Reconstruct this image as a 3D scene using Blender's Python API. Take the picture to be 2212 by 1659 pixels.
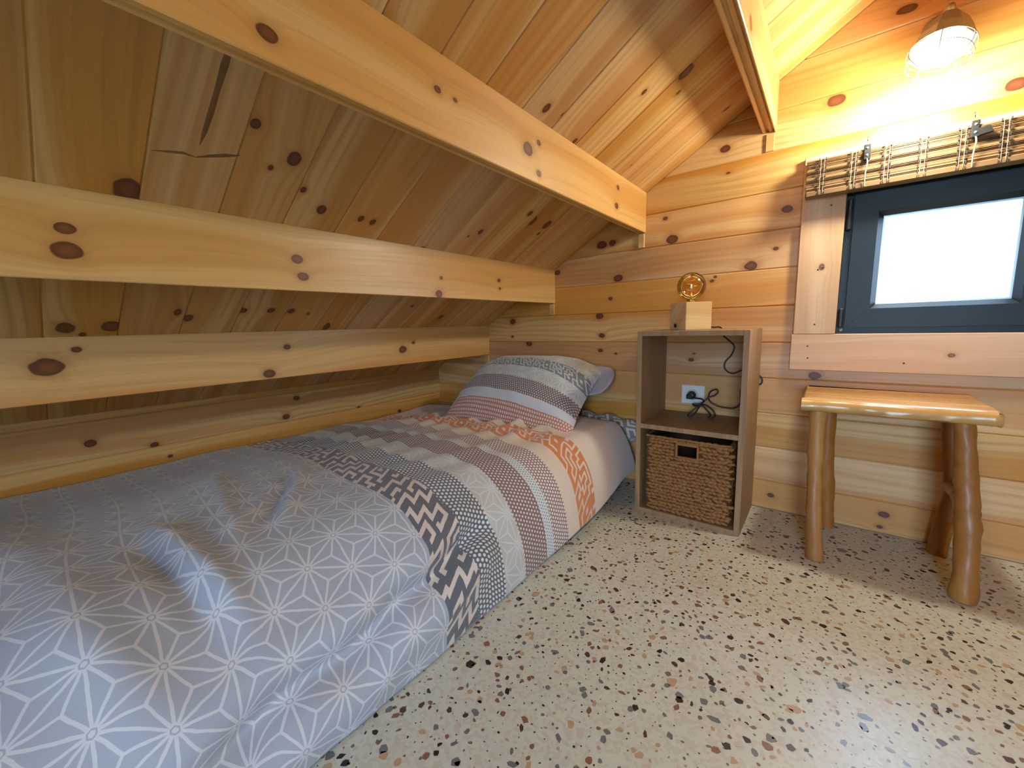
import bpy, math, random
import numpy as np
from mathutils import Vector, Matrix, noise

random.seed(7)
rng = np.random.default_rng(11)
SC = bpy.context.scene
COL = SC.collection
for o in list(bpy.data.objects):
    bpy.data.objects.remove(o)

# ------------------------------------------------------------------ camera
cam_d = bpy.data.cameras.new('camera')
cam = bpy.data.objects.new('camera', cam_d)
COL.objects.link(cam)
cam_d.sensor_fit = 'HORIZONTAL'
cam_d.sensor_width = 36.0
cam_d.lens = 871.3 * 36.0 / 2212.0
cam_d.clip_start = 0.01
_r = Vector((0.78925, 0.61345, -0.02767))
_u = Vector((-0.06629, 0.12992, 0.98931))
_f = Vector((-0.61048, 0.77898, -0.14320))
cam.matrix_world = Matrix(((_r.x, _u.x, -_f.x, 0.0), (_r.y, _u.y, -_f.y, 0.0),
                           (_r.z, _u.z, -_f.z, 0.74), (0, 0, 0, 1)))
SC.camera = cam

# ------------------------------------------------------------------ sky, exposure
world = bpy.data.worlds.new('sky')
SC.world = world
world.use_nodes = True
_bg = world.node_tree.nodes['Background']
_bg.inputs[0].default_value = (0.52, 0.70, 1.0, 1)
_bg.inputs[1].default_value = 25.0
SC.cycles.adaptive_threshold = 0.08
SC.cycles.max_bounces = 5
SC.cycles.diffuse_bounces = 3
SC.cycles.glossy_bounces = 2
SC.cycles.transparent_max_bounces = 8
SC.cycles.caustics_reflective = False
SC.cycles.caustics_refractive = False
SC.view_settings.view_transform = 'Standard'
SC.view_settings.look = 'None'
SC.view_settings.exposure = 0.36
SC.view_settings.gamma = 1.0
SC.view_settings.use_curve_mapping = False


def portal(name, loc, direction, sx, sy):
    """marks a glazed opening so that daylight through it is sampled well (gives no light itself)"""
    l = bpy.data.lights.new(name, 'AREA')
    l.shape = 'RECTANGLE'
    l.size, l.size_y = sx, sy
    l.cycles.is_portal = True
    o = bpy.data.objects.new(name, l)
    COL.objects.link(o)
    o.location = loc
    o.rotation_euler = Vector(direction).to_track_quat('-Z', 'Y').to_euler()
    return o


# ------------------------------------------------------------------ main dimensions (metres)
YB = 1.786            # inner face of the gable wall
XL = -2.010           # inner face of the left wall
XRIDGE = 0.267
XR = 2 * XRIDGE - XL
YF = -1.55            # wall behind the camera
SLOPE = 0.5885
PH = 0.1343           # plank cover height


def roof_z(x):
    return 1.269 + SLOPE * (x + 0.667) if x <= XRIDGE else roof_z(2 * XRIDGE - x)


portal('window_portal', (0.26, YB + 0.10, 0.91), (0, -1, 0), 0.42, 0.42)
portal('door_portal', (0.45, YF - 0.03, 0.80), (0, 1, 0), 0.80, 1.40)

# ------------------------------------------------------------------ helpers


def wmat(o):
    m = o.matrix_basis.copy()
    if o.parent:
        m = wmat(o.parent) @ o.matrix_parent_inverse @ m
    return m


def attach(o, p):
    o.parent = p
    o.matrix_parent_inverse = wmat(p).inverted()
    return o


def tag(o, label=None, cat=None, group=None, kind=None):
    if label: o['label'] = label
    if cat: o['category'] = cat
    if group: o['group'] = group
    if kind: o['kind'] = kind
    return o


def empty(name, loc):
    o = bpy.data.objects.new(name, None)
    COL.objects.link(o)
    o.empty_display_size = 0.05
    o.matrix_basis = Matrix.Translation(loc)
    return o


class MB:
    """collects faces for ONE mesh object"""
    def __init__(s):
        s.v, s.f, s.mi = [], [], []

    def add(s, vs, fs, mi=0):
        b = len(s.v)
        s.v += [tuple(p) for p in vs]
        s.f += [tuple(b + i for i in f) for f in fs]
        s.mi += [mi] * len(fs)
        return s

    def box(s, x0, x1, y0, y1, z0, z1, mi=0):
        vs = [(x, y, z) for x in (x0, x1) for y in (y0, y1) for z in (z0, z1)]
        return s.add(vs, [(0, 1, 3, 2), (4, 6, 7, 5), (0, 4, 5, 1), (2, 3, 7, 6), (0, 2, 6, 4), (1, 5, 7, 3)], mi)

    def cbox(s, x0, x1, y0, y1, z0, z1, c=0.003, mi=0):
        """box with chamfered edges"""
        vs, idx = [], {}
        X, Y, Z = (x0, x1), (y0, y1), (z0, z1)
        for i in (0, 1):
            for j in (0, 1):
                for k in (0, 1):
                    sx, sy, sz = (c, -c)[i], (c, -c)[j], (c, -c)[k]
                    for a in range(3):
                        p = [X[i] + (sx if a != 0 else 0), Y[j] + (sy if a != 1 else 0), Z[k] + (sz if a != 2 else 0)]
                        idx[i, j, k, a] = len(vs)
                        vs.append(p)
        fs = []
        for i in (0, 1):
            q = [idx[i, 0, 0, 0], idx[i, 1, 0, 0], idx[i, 1, 1, 0], idx[i, 0, 1, 0]]
            fs.append(q if i else q[::-1])
            q = [idx[0, i, 0, 1], idx[1, i, 0, 1], idx[1, i, 1, 1], idx[0, i, 1, 1]]
            fs.append(q[::-1] if i else q)
            q = [idx[0, 0, i, 2], idx[1, 0, i, 2], idx[1, 1, i, 2], idx[0, 1, i, 2]]
            fs.append(q if i else q[::-1])
        for i in (0, 1):
            for j in (0, 1):
                fl = (i + j) % 2
                q = [idx[i, j, 0, 0], idx[i, j, 1, 0], idx[i, j, 1, 1], idx[i, j, 0, 1]]
                fs.append(q[::-1] if fl else q)
                q = [idx[i, 0, j, 0], idx[i, 0, j, 2], idx[i, 1, j, 2], idx[i, 1, j, 0]]
                fs.append(q[::-1] if fl else q)
                q = [idx[0, i, j, 1], idx[1, i, j, 1], idx[1, i, j, 2], idx[0, i, j, 2]]
                fs.append(q[::-1] if fl else q)
        for i in (0, 1):
            for j in (0, 1):
                for k in (0, 1):
                    q = [idx[i, j, k, 0], idx[i, j, k, 1], idx[i, j, k, 2]]
                    fs.append(q if (i + j + k) % 2 else q[::-1])
        return s.add(vs, fs, mi)

    def prism(s, poly, h0, h1, axis='z', mi=0):
        """polygon (list of 2-tuples) extruded along an axis"""
        n = len(poly)
        def P(a, b, h):
            return {'z': (a, b, h), 'y': (a, h, b), 'x': (h, a, b)}[axis]
        vs = [P(a, b, h0) for a, b in poly] + [P(a, b, h1) for a, b in poly]
        fs = [tuple(range(n))[::-1], tuple(range(n, 2 * n))]
        fs += [(i, (i + 1) % n, n + (i + 1) % n, n + i) for i in range(n)]
        return s.add(vs, fs, mi)

    def tube(s, pts, rad, n=8, caps=True, mi=0, close=False):
        pts = [Vector(p) for p in pts]
        if not hasattr(rad, '__len__'):
            rad = [rad] * len(pts)
        N = len(pts)
        up, rings = None, []
        for i, p in enumerate(pts):
            a = pts[(i - 1) % N] if (close or i > 0) else p
            b = pts[(i + 1) % N] if (close or i < N - 1) else p
            t = (b - a)
            t = t.normalized() if t.length > 1e-9 else Vector((0, 0, 1))
            if up is None:
                up = t.orthogonal().normalized()
            up = (up - t * up.dot(t))
            up = up.normalized() if up.length > 1e-6 else t.orthogonal().normalized()
            w = t.cross(up)
            rings.append([p + (up * math.cos(2 * math.pi * k / n) + w * math.sin(2 * math.pi * k / n)) * rad[i] for k in range(n)])
        vs = [q for r in rings for q in r]
        fs = []
        for i in range(N if close else N - 1):
            j = (i + 1) % N
            for k in range(n):
                fs.append((i * n + k, i * n + (k + 1) % n, j * n + (k + 1) % n, j * n + k))
        if caps and not close:
            fs.append(tuple(range(n))[::-1])
            fs.append(tuple((N - 1) * n + k for k in range(n)))
        return s.add(vs, fs, mi)

    def lathe(s, prof, n=24, M=None, mi=0, close_ends=False):
        """profile [(r, h)] around local Z, transformed by M"""
        M = M or Matrix()
        vs, fs = [], []
        for r, h in prof:
            for k in range(n):
                a = 2 * math.pi * k / n
                vs.append(M @ Vector((r * math.cos(a), r * math.sin(a), h)))
        for i in range(len(prof) - 1):
            for k in range(n):
                fs.append((i * n + k, i * n + (k + 1) % n, (i + 1) * n + (k + 1) % n, (i + 1) * n + k))
        if close_ends:
            fs.append(tuple(range(n))[::-1])
            fs.append(tuple((len(prof) - 1) * n + k for k in range(n)))
        return s.add(vs, fs, mi)

    def mesh(s, name, mats, smooth=False):
        me = bpy.data.meshes.new(name)
        me.from_pydata(s.v, [], s.f)
        for m in (mats if isinstance(mats, (list, tuple)) else [mats]):
            me.materials.append(m)
        if any(s.mi):
            me.polygons.foreach_set('material_index', s.mi)
        if smooth:
            me.polygons.foreach_set('use_smooth', [True] * len(me.polygons))
        me.update()
        return me

    def build(s, name, mats, parent=None, smooth=False, origin=None):
        """verts are in world space; origin moves the object's own origin"""
        og = Vector(origin) if origin is not None else (wmat(parent).translation if parent else Vector((0, 0, 0)))
        s.v = [tuple(Vector(p) - og) for p in s.v]
        o = bpy.data.objects.new(name, s.mesh(name, mats, smooth))
        COL.objects.link(o)
        o.matrix_basis = Matrix.Translation(og)
        if parent:
            attach(o, parent)
        return o


def spline(pts, sub=6, close=False):
    pts = [Vector(p) for p in pts]
    N, out = len(pts), []
    rngN = range(N if close else N - 1)
    for i in rngN:
        g = (lambda k: pts[k % N]) if close else (lambda k: pts[min(max(k, 0), N - 1)])
        p0, p1, p2, p3 = g(i - 1), g(i), g(i + 1), g(i + 2)
        for j in range(sub):
            t = j / sub
            out.append(0.5 * ((2 * p1) + (p2 - p0) * t + (2 * p0 - 5 * p1 + 4 * p2 - p3) * t * t + (3 * p1 - p0 - 3 * p2 + p3) * t ** 3))
    if not close:
        out.append(pts[-1])
    return out


def auto_smooth(o, ang=40):
    o.data.polygons.foreach_set('use_smooth', [True] * len(o.data.polygons))
    try:
        o.data.set_sharp_from_angle(angle=math.radians(ang))
    except Exception:
        pass


# ------------------------------------------------------------------ node helper
class NT:
    def __init__(s, name):
        s.mat = bpy.data.materials.new(name)
        s.mat.use_nodes = True
        s.t = s.mat.node_tree
        s.b = s.t.nodes['Principled BSDF']
        s.out = s.t.nodes['Material Output']

    def n(s, typ, **kw):
        nd = s.t.nodes.new(typ)
        for k, v in kw.items():
            setattr(nd, k, v)
        return nd

    def put(s, sock, val):
        if isinstance(val, bpy.types.NodeSocket):
            s.t.links.new(val, sock)
        elif val is not None:
            if hasattr(val, '__len__') and sock.type == 'RGBA' and len(val) == 3:
                val = (*val, 1)
            sock.default_value = val

    def m(s, op, a, b=None, c=None, clamp=False):
        nd = s.n('ShaderNodeMath', operation=op, use_clamp=clamp)
        for i, x in enumerate((a, b, c)):
            if x is not None:
                s.put(nd.inputs[i], x)
        return nd.outputs[0]

    def vm(s, op, a, b=None, scale=None):
        nd = s.n('ShaderNodeVectorMath', operation=op)
        s.put(nd.inputs[0], a)
        if b is not None: s.put(nd.inputs[1], b)
        if scale is not None: s.put(nd.inputs['Scale'], scale)
        return nd.outputs['Value'] if op in ('LENGTH', 'DISTANCE', 'DOT_PRODUCT') else nd.outputs['Vector']

    def xyz(s, v):
        nd = s.n('ShaderNodeSeparateXYZ')
        s.put(nd.inputs[0], v)
        return nd.outputs

    def vec(s, x=0.0, y=0.0, z=0.0):
        nd = s.n('ShaderNodeCombineXYZ')
        for i, q in enumerate((x, y, z)):
            s.put(nd.inputs[i], q)
        return nd.outputs[0]

    def mix(s, f, a, b, blend='MIX'):
        nd = s.n('ShaderNodeMix', data_type='RGBA', blend_type=blend)
        s.put(nd.inputs[0], f)
        s.put(nd.inputs[6], a)
        s.put(nd.inputs[7], b)
        return nd.outputs[2]

    def noise(s, v, scale=1.0, detail=2.0, rough=0.5, dims='3D'):
        nd = s.n('ShaderNodeTexNoise', noise_dimensions=dims)
        s.put(nd.inputs['Vector'], v)
        s.put(nd.inputs['Scale'], scale)
        s.put(nd.inputs['Detail'], detail)
        s.put(nd.inputs['Roughness'], rough)
        return nd.outputs[0]

    def step(s, x, lo, hi, to0=0.0, to1=1.0):
        nd = s.n('ShaderNodeMapRange', interpolation_type='SMOOTHSTEP')
        s.put(nd.inputs[0], x)
        nd.inputs[1].default_value, nd.inputs[2].default_value = lo, hi
        nd.inputs[3].default_value, nd.inputs[4].default_value = to0, to1
        return nd.outputs[0]

    def bump(s, h, strength=0.2, dist=0.002):
        nd = s.n('ShaderNodeBump')
        nd.inputs['Strength'].default_value = strength
        nd.inputs['Distance'].default_value = dist
        s.put(nd.inputs['Height'], h)
        s.t.links.new(nd.outputs[0], s.b.inputs['Normal'])

    def set(s, **kw):
        nm = {'color': 'Base Color', 'rough': 'Roughness', 'metal': 'Metallic', 'spec': 'Specular IOR Level',
              'coat': 'Coat Weight', 'coat_rough': 'Coat Roughness', 'sheen': 'Sheen Weight'}
        for k, v in kw.items():
            s.put(s.b.inputs[nm.get(k, k)], v)
        return s.mat


def plain(name, color, rough=0.5, metal=0.0, var=0.06, scale=30.0, **kw):
    """single colour with a faint procedural mottling"""
    t = NT(name)
    tc = t.n('ShaderNodeTexCoord').outputs['Object']
    n = t.noise(tc, scale, 3.0)
    c = t.mix(n, tuple(x * (1 - var) for x in color), tuple(min(1, x * (1 + var)) for x in color))
    return t.set(color=c, rough=rough, metal=metal, **kw)


KN = 'abcdefgh'


def pine(name, pale, warm, knotcol, halo, rough=0.42, ring=0.16, rand_knots=1.0, explicit=True, coat=0.0, freq=38.0):
    """planed pine: grain along local X, sapwood bands, knots (random ones and those set on the plank)"""
    t = NT(name)
    tc = t.n('ShaderNodeTexCoord').outputs['Object']
    x, y, z = t.xyz(tc)
    rnd = t.n('ShaderNodeObjectInfo').outputs['Random']
    ro = t.m('MULTIPLY', rnd, 53.0)
    xo = t.m('ADD', x, ro)
    yz = t.m('ADD', y, t.m('MULTIPLY', z, 0.9))
    # knots: q = radius / distance (above 1 inside the knot)
    q = None
    if explicit:
        for k in KN:
            at = t.n('ShaderNodeAttribute', attribute_type='OBJECT', attribute_name='knot_' + k).outputs['Vector']
            kx, ky, kr = t.xyz(at)
            d = t.vm('LENGTH', t.vec(t.m('MULTIPLY', t.m('SUBTRACT', x, kx), 0.74), t.m('SUBTRACT', y, ky)))
            w = t.m('DIVIDE', kr, t.m('ADD', d, 0.0005))
            q = w if q is None else t.m('MAXIMUM', q, w)
    if rand_knots > 0:
        vo = t.n('ShaderNodeTexVoronoi', voronoi_dimensions='2D', feature='F1')
        t.put(vo.inputs['Vector'], t.vec(t.m('MULTIPLY', xo, 3.1), t.m('MULTIPLY', t.m('ADD', yz, ro), 6.5)))
        t.put(vo.inputs['Scale'], 1.0)
        cr, cg, cb = t.xyz(vo.outputs['Color'])
        rad = t.m('MULTIPLY', t.m('MAXIMUM', t.m('SUBTRACT', cr, 0.84), 0.0), 0.62 * rand_knots)
        w = t.m('DIVIDE', rad, t.m('ADD', vo.outputs['Distance'], 0.003))
        q = w if q is None else t.m('MAXIMUM', q, w)
    if q is None:
        q = t.m('MULTIPLY', rnd, 0.0)
    qc = t.m('MINIMUM', q, 1.3)
    wav = t.noise(t.vec(t.m('MULTIPLY', xo, 1.1), t.m('MULTIPLY', yz, 5.0)), 1.0, 1.0, dims='2D')
    gc = t.m('ADD', t.m('ADD', yz, t.m('MULTIPLY', wav, 0.075)), t.m('MULTIPLY', qc, 0.03))
    ph = t.m('ADD', t.m('MULTIPLY', gc, freq * 6.283), t.m('MULTIPLY', rnd, 40.0))
    fine = t.noise(t.vec(t.m('MULTIPLY', xo, 2.2), t.m('MULTIPLY', gc, 130.0)), 1.0, 2.0, 0.6, dims='2D')
    rings = t.m('POWER', t.m('MULTIPLY_ADD', t.m('SINE', ph), 0.5, 0.5), 2.2)
    rmask = t.step(wav, 0.35, 0.62)
    sap = t.step(t.noise(t.vec(t.m('MULTIPLY', xo, 0.35), t.m('MULTIPLY_ADD', gc, 11.0, t.m('MULTIPLY', rnd, 91.0))), 1.0, 1.0, dims='2D'), 0.36, 0.58)
    col = t.mix(sap, pale, warm)
    col = t.mix(t.m('MULTIPLY', t.m('MULTIPLY', rings, rmask), ring * 2.2), col, tuple(c * 0.62 for c in warm))
    col = t.mix(t.m('MULTIPLY', t.step(fine, 0.45, 0.75), 0.30), col, tuple(c * 0.70 for c in warm))
    # per-board tone
    hv = t.n('ShaderNodeHueSaturation')
    t.put(hv.inputs['Hue'], t.m('MULTIPLY_ADD', rnd, 0.008, 0.4935))
    t.put(hv.inputs['Saturation'], t.m('MULTIPLY_ADD', t.m('FRACT', t.m('MULTIPLY', rnd, 17.0)), 0.16, 0.92))
    t.put(hv.inputs['Value'], t.m('MULTIPLY_ADD', t.m('FRACT', t.m('MULTIPLY', rnd, 7.3)), 0.20, 0.90))
    t.put(hv.inputs['Color'], col)
    col = hv.outputs[0]
    jag = t.m('MULTIPLY_ADD', t.noise(t.vec(x, yz), 45.0, 0.0, dims='2D'), 0.26, t.m('SUBTRACT', q, 0.13))
    col = t.mix(t.m('MULTIPLY', t.step(jag, 0.30, 1.05), 0.62), col, halo)
    core = t.step(jag, 0.92, 1.10)
    inner = t.mix(t.step(q, 1.0, 2.6), tuple(c * 0.55 for c in knotcol), knotcol)
    col = t.mix(t.m('MULTIPLY', core, 0.93), col, inner)
    return t.set(color=col, rough=t.m('MULTIPLY_ADD', fine, 0.15, rough - 0.06), coat=coat, coat_rough=0.25, spec=0.5)


PALE = (0.67, 0.405, 0.158)
WARM = (0.56, 0.262, 0.064)
KNOT = (0.130, 0.032, 0.009)
HALO = (0.36, 0.13, 0.028)
M_PINE = pine('pine_board', PALE, WARM, KNOT, HALO, explicit=False)
M_PINEK = pine('pine_board_knotty', PALE, WARM, KNOT, HALO, rand_knots=0.0)
M_BEAM = pine('pine_beam', (0.72, 0.435, 0.145), (0.63, 0.315, 0.072), (0.17, 0.05, 0.014), (0.42, 0.19, 0.05), ring=0.09, rand_knots=0.0, rough=0.36, freq=22.0)
M_TRIM = pine('pine_casing', (0.68, 0.46, 0.28), (0.60, 0.37, 0.20), (0.25, 0.10, 0.05), (0.45, 0.24, 0.11), ring=0.07, rand_knots=0.0, rough=0.5, freq=26.0)
M_SLAB = pine('pine_lining', PALE, WARM, KNOT, HALO, explicit=False)


def set_knots(o, ks):
    ks = sorted(ks, key=lambda k: -k[2])[:len(KN)]
    for c, k in zip(KN, ks):
        o['knot_' + c] = (float(k[0]), float(k[1]), float(k[2]) * 0.82)
    if len(ks) >= 2 and o.material_slots[0].material == M_PINE:     # boards whose knots are all known
        o.material_slots[0].link = 'OBJECT'
        o.material_slots[0].material = M_PINEK


def plank_mesh(name, x0, x1, w, th, mat, ch=0.0035, s0=0.0, s1=0.0, y_off=0.0):
    """board in local space: X length, Y width 0..w, front face at Z=0; ends cut at slope s0 / s1 (dx per dy)"""
    prof = [(0, -ch), (ch, 0), (w - ch, 0), (w, -ch), (w, -th), (0, -th)]
    n = len(prof)
    vs = [(x0 + s0 * (a + y_off), a, b) for a, b in prof] + [(x1 + s1 * (a + y_off), a, b) for a, b in prof]
    fs = [tuple(range(n)), tuple(range(2 * n - 1, n - 1, -1))]
    fs += [(i, n + i, n + (i + 1) % n, (i + 1) % n) for i in range(n)]
    mb = MB()
    mb.add(vs, fs)
    return mb.mesh(name, mat)


def place(name, me, M, parent=None):
    o = bpy.data.objects.new(name, me)
    COL.objects.link(o)
    o.matrix_basis = M
    if parent:
        attach(o, parent)
    return o


def basis(X, Y, Z, loc):
    return Matrix(((X[0], Y[0], Z[0], loc[0]), (X[1], Y[1], Z[1], loc[1]), (X[2], Y[2], Z[2], loc[2]), (0, 0, 0, 1)))


# knots seen in the photograph, in the plane of each surface
K_GABLE = [(-0.851, 1.097, 0.022), (-0.861, 0.773, 0.018), (-0.849, 0.681, 0.014), (-0.856, 0.611, 0.012), (-0.778, 0.597, 0.007), (-1.381, 0.761, 0.018), (-1.387, 0.680, 0.008), (-1.274, 0.642, 0.018), (-0.771, 0.940, 0.020), (-0.246, 0.937, 0.020), (-0.170, 0.989, 0.008), (-0.566, 1.163, 0.009), (-0.536, 1.075, 0.022), (-0.143, 1.120, 0.016), (-0.445, 0.578, 0.010), (-0.435, 0.604, 0.006), (-0.029, 0.533, 0.017), (0.191, 0.351, 0.024), (0.190, 0.069, 0.014), (0.183, 0.023, 0.008), (0.418, 0.195, 0.011), (-0.136, 0.058, 0.011), (-0.030, 1.434, 0.022), (-0.260, 1.302, 0.012), (-0.351, 1.374, 0.016), (-0.806, 0.851, 0.010), (-1.091, 0.996, 0.015), (-0.799, 1.098, 0.016), (0.131, 1.538, 0.012), (0.357, 1.346, 0.020), (-0.378, 0.893, 0.008), (-0.367, 0.908, 0.006)]
K_ROOF = [(0.139, 1.071, 0.017), (0.200, 1.117, 0.026), (0.454, 1.291, 0.018), (0.418, 1.253, 0.007), (0.563, 1.167, 0.015), (0.500, 1.215, 0.009), (0.366, 1.343, 0.012), (1.309, 1.327, 0.022), (1.405, 1.329, 0.020), (1.262, 1.353, 0.012), (1.410, 1.278, 0.008), (1.320, 1.950, 0.022), (1.460, 1.923, 0.018), (1.238, 1.843, 0.009), (0.967, 1.662, 0.013), (1.372, 1.908, 0.008), (1.106, 1.615, 0.009), (1.157, 1.636, 0.009), (0.502, 1.602, 0.020), (0.120, 0.611, 0.022), (0.203, 0.616, 0.024), (0.151, 0.577, 0.010), (0.364, 0.657, 0.016), (0.497, 0.699, 0.013), (0.576, 0.703, 0.014), (0.641, 0.699, 0.014), (0.703, 0.683, 0.007), (1.347, 0.661, 0.016), (1.119, 0.748, 0.009), (1.119, 1.218, 0.012), (0.942, 1.088, 0.012), (1.084, 1.187, 0.006), (1.034, 1.672, 0.007), (0.676, 1.164, 0.011), (0.715, 1.161, 0.011), (1.587, 1.393, 0.014), (1.741, 2.024, 0.009)]
K_BEAM = [[(1.181, 1.421, 0.018)],
          [(0.294, 1.154, 0.014), (0.921, 1.193, 0.020), (0.972, 1.223, 0.009), (0.969, 1.145, 0.011), (1.480, 1.166, 0.014), (1.491, 1.233, 0.011), (0.611, 1.210, 0.009), (0.660, 1.209, 0.006)],
          [(0.109, 0.937, 0.014), (0.107, 0.898, 0.020), (0.518, 0.927, 0.015), (0.528, 0.884, 0.014), (1.018, 0.916, 0.008), (1.343, 0.929, 0.010), (1.347, 0.897, 0.007), (1.003, 0.859, 0.016)],
          [(0.080, 0.668, 0.028), (0.136, 0.709, 0.010), (0.662, 0.685, 0.012), (1.173, 0.644, 0.020), (1.237, 0.673, 0.008), (0.593, 0.595, 0.018)]]
K_LEFT = [(0.167, 0.373, 0.016), (0.334, 0.326, 0.012), (0.816, 0.341, 0.016), (0.871, 0.422, 0.014), (0.375, 0.270, 0.008), (1.458, 0.249, 0.012), (1.194, 0.319, 0.010)]

# ------------------------------------------------------------------ terrazzo floor
t = NT('terrazzo')
tc = t.n('ShaderNodeTexCoord').outputs['Object']
vo = t.n('ShaderNodeTexVoronoi', voronoi_dimensions='2D', feature='F1')
t.put(vo.inputs['Vector'], tc)
t.put(vo.inputs['Scale'], 150.0)
speck = t.step(t.xyz(vo.outputs['Color'])[0], 0.62, 0.7)
n1 = t.noise(tc, 9.0, 3.0)
c = t.mix(n1, (0.515, 0.515, 0.415), (0.585, 0.59, 0.495))
c = t.mix(t.m('MULTIPLY', speck, 0.32), c, (0.44, 0.36, 0.24))
M_TERR = t.set(color=c, rough=0.34, spec=0.45)
CHIPS = [plain('chip_black', (0.025, 0.018, 0.017), 0.3, var=0.3), plain('chip_maroon', (0.085, 0.038, 0.03), 0.3, var=0.3),
         plain('chip_brown', (0.23, 0.11, 0.065), 0.3, var=0.25), plain('chip_grey', (0.15, 0.155, 0.155), 0.3, var=0.25),
         plain('chip_tan', (0.46, 0.30, 0.17), 0.3, var=0.2), plain('chip_pale', (0.52, 0.46, 0.38), 0.3, var=0.15)]
floor = MB().box(XL - 0.1, XR + 0.1, YF - 0.1, YB + 0.1, -0.08, 0.0).build('floor', M_TERR)
tag(floor, kind='structure')
mb = MB()
cell = 0.0170
CP = [0.13, 0.09, 0.21, 0.25, 0.18, 0.14]
nx_, ny_ = int((XR + 1.1) / cell), int((YB - YF) / cell)
NC = nx_ * ny_
gx, gy = np.meshgrid(np.arange(nx_), np.arange(ny_))
ccx = -1.1 + (gx.ravel() + 0.5 + rng.uniform(-0.45, 0.45, NC)) * cell
ccy = YF + (gy.ravel() + 0.5 + rng.uniform(-0.45, 0.45, NC)) * cell
crr = (0.0018 + 0.0075 * rng.random(NC) ** 2.1) * np.where(rng.random(NC) < 0.05, 1.6, 1.0)
keep = rng.random(NC) > 0.15
cel, can, cnn = rng.uniform(0.5, 1.0, NC), rng.uniform(0, math.pi, NC), rng.integers(5, 8, NC)
cmi = rng.choice(6, NC, p=CP)
jit, jr = rng.uniform(-0.32, 0.32, (NC, 8)), rng.uniform(0.75, 1.2, (NC, 8))
for i in np.nonzero(keep)[0]:
    n = int(cnn[i])
    ph = (np.arange(n) + jit[i, :n]) * (2 * math.pi / n)
    px, py = crr[i] * jr[i, :n] * np.cos(ph), crr[i] * jr[i, :n] * np.sin(ph) * cel[i]
    ca, sa = math.cos(can[i]), math.sin(can[i])
    X_, Y_ = ccx[i] + ca * px - sa * py, ccy[i] + sa * px + ca * py
    b0 = len(mb.v)
    mb.v += [(a_, b_, 0.0003) for a_, b_ in zip(X_.tolist(), Y_.tolist())]
    mb.f.append(tuple(range(b0, b0 + n)))
    mb.mi.append(int(cmi[i]))
chips = mb.build('terrazzo_chips', CHIPS, floor)
chips['kind'] = 'stuff'

# ------------------------------------------------------------------ walls
WX0, WX1, WZ0, WZ1 = 0.02, 0.50, 0.682, 1.148       # window opening
TH = 0.022


def gable_backing(name, y0, y1, hole, mat):
    """gable-shaped slab with a rectangular hole, cut into convex prisms"""
    mb = MB()
    hx0, hx1, hz0, hz1 = hole
    e = 0.12
    def col(xa, xb, zb0=0.0, top=None):
        xs = [xa] + ([XRIDGE] if xa < XRIDGE < xb else []) + [xb]
        poly = [(xa, zb0), (xb, zb0)] + [(x, roof_z(x) + 0.02) for x in xs[::-1]]
        mb.prism(poly, y0, y1, 'y')
    col(XL - e, hx0)
    col(hx1, XR + e)
    col(hx0, hx1, hz1)
    if hz0 > 0:
        mb.box(hx0, hx1, y0, y1, 0, hz0)
    o = mb.build(name, mat)
    return tag(o, kind='structure')


wall_back = gable_backing('wall_back', YB + TH, YB + 0.12, (WX0, WX1, WZ0, WZ1), M_SLAB)
Xg, Yg, Zg = (1, 0, 0), (0, 0, 1), (0, -1, 0)
zs = [1.1885 - PH * k for k in range(9, -6, -1)]
for z0, z1 in zip(zs[:-1], zs[1:]):
    za, zb = max(z0, 0.001), z1
    # left and right limits at the bottom and top of this plank
    def lim(z):
        if z < roof_z(XL): return XL, XR
        xl = (z - 1.269) / SLOPE - 0.667
        return xl, 2 * XRIDGE - xl
    if za > 1.80: break
    zb = min(zb, 1.815)
    (l0, r0), (l1, r1) = lim(za), lim(zb)
    if l0 == XL and l1 > XL:      # plank holding the eave corner: cut only above the wall
        l0 = l1 - (zb - za) / SLOPE
        r0 = 2 * XRIDGE - l0
    segs = []
    sl = 1.0 / SLOPE if l1 > XL + 1e-6 else 0.0
    if za < WZ1 and zb > WZ0 and not (zb - WZ0 < 0.04 or WZ1 - za < 0.04):
        segs = [(l0, WX0 - 0.004, sl, 0.0), (WX1 + 0.004, r0, 0.0, -sl)]
    else:
        segs = [(l0, r0, sl, -sl)]
    for xa, xb, s0, s1 in segs:
        me = plank_mesh('plank', xa, xb, zb - za, TH, M_PINE, s0=s0, s1=s1)
        o = place('plank', me, basis(Xg, Yg, Zg, (0, YB, za)), wall_back)
        ks = [(kx, kz - za, kr) for kx, kz, kr in K_GABLE if za - 0.004 <= kz < zb - 0.004 and xa - 0.1 < kx < xb + 0.1]
        set_knots(o, ks)

wall_left = tag(MB().box(XL - 0.12, XL - TH, YF, YB + 0.12, 0, roof_z(XL) + 0.03).build('wall_left', M_SLAB), kind='structure')
for za, zb in ((0.002, 0.0475), (0.0475, 0.182), (0.182, 0.316), (0.316, 0.4500), (0.4500, 0.4785)):
    me = plank_mesh('plank', YF, YB, zb - za, TH, M_PINE)
    o = place('plank', me, basis((0, 1, 0), (0, 0, 1), (1, 0, 0), (XL, 0, za)), wall_left)
    set_knots(o, [(ky, kz - za, kr) for ky, kz, kr in K_LEFT if za <= kz < zb])
tag(MB().box(XR, XR + 0.12, YF, YB + 0.12, 0, roof_z(XL) + 0.03).build('wall_right', M_SLAB), kind='structure')
wall_front = gable_backing('wall_front', YF - 0.10, YF, (0.05, 0.85, 0.0, 1.52), M_SLAB)

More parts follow.
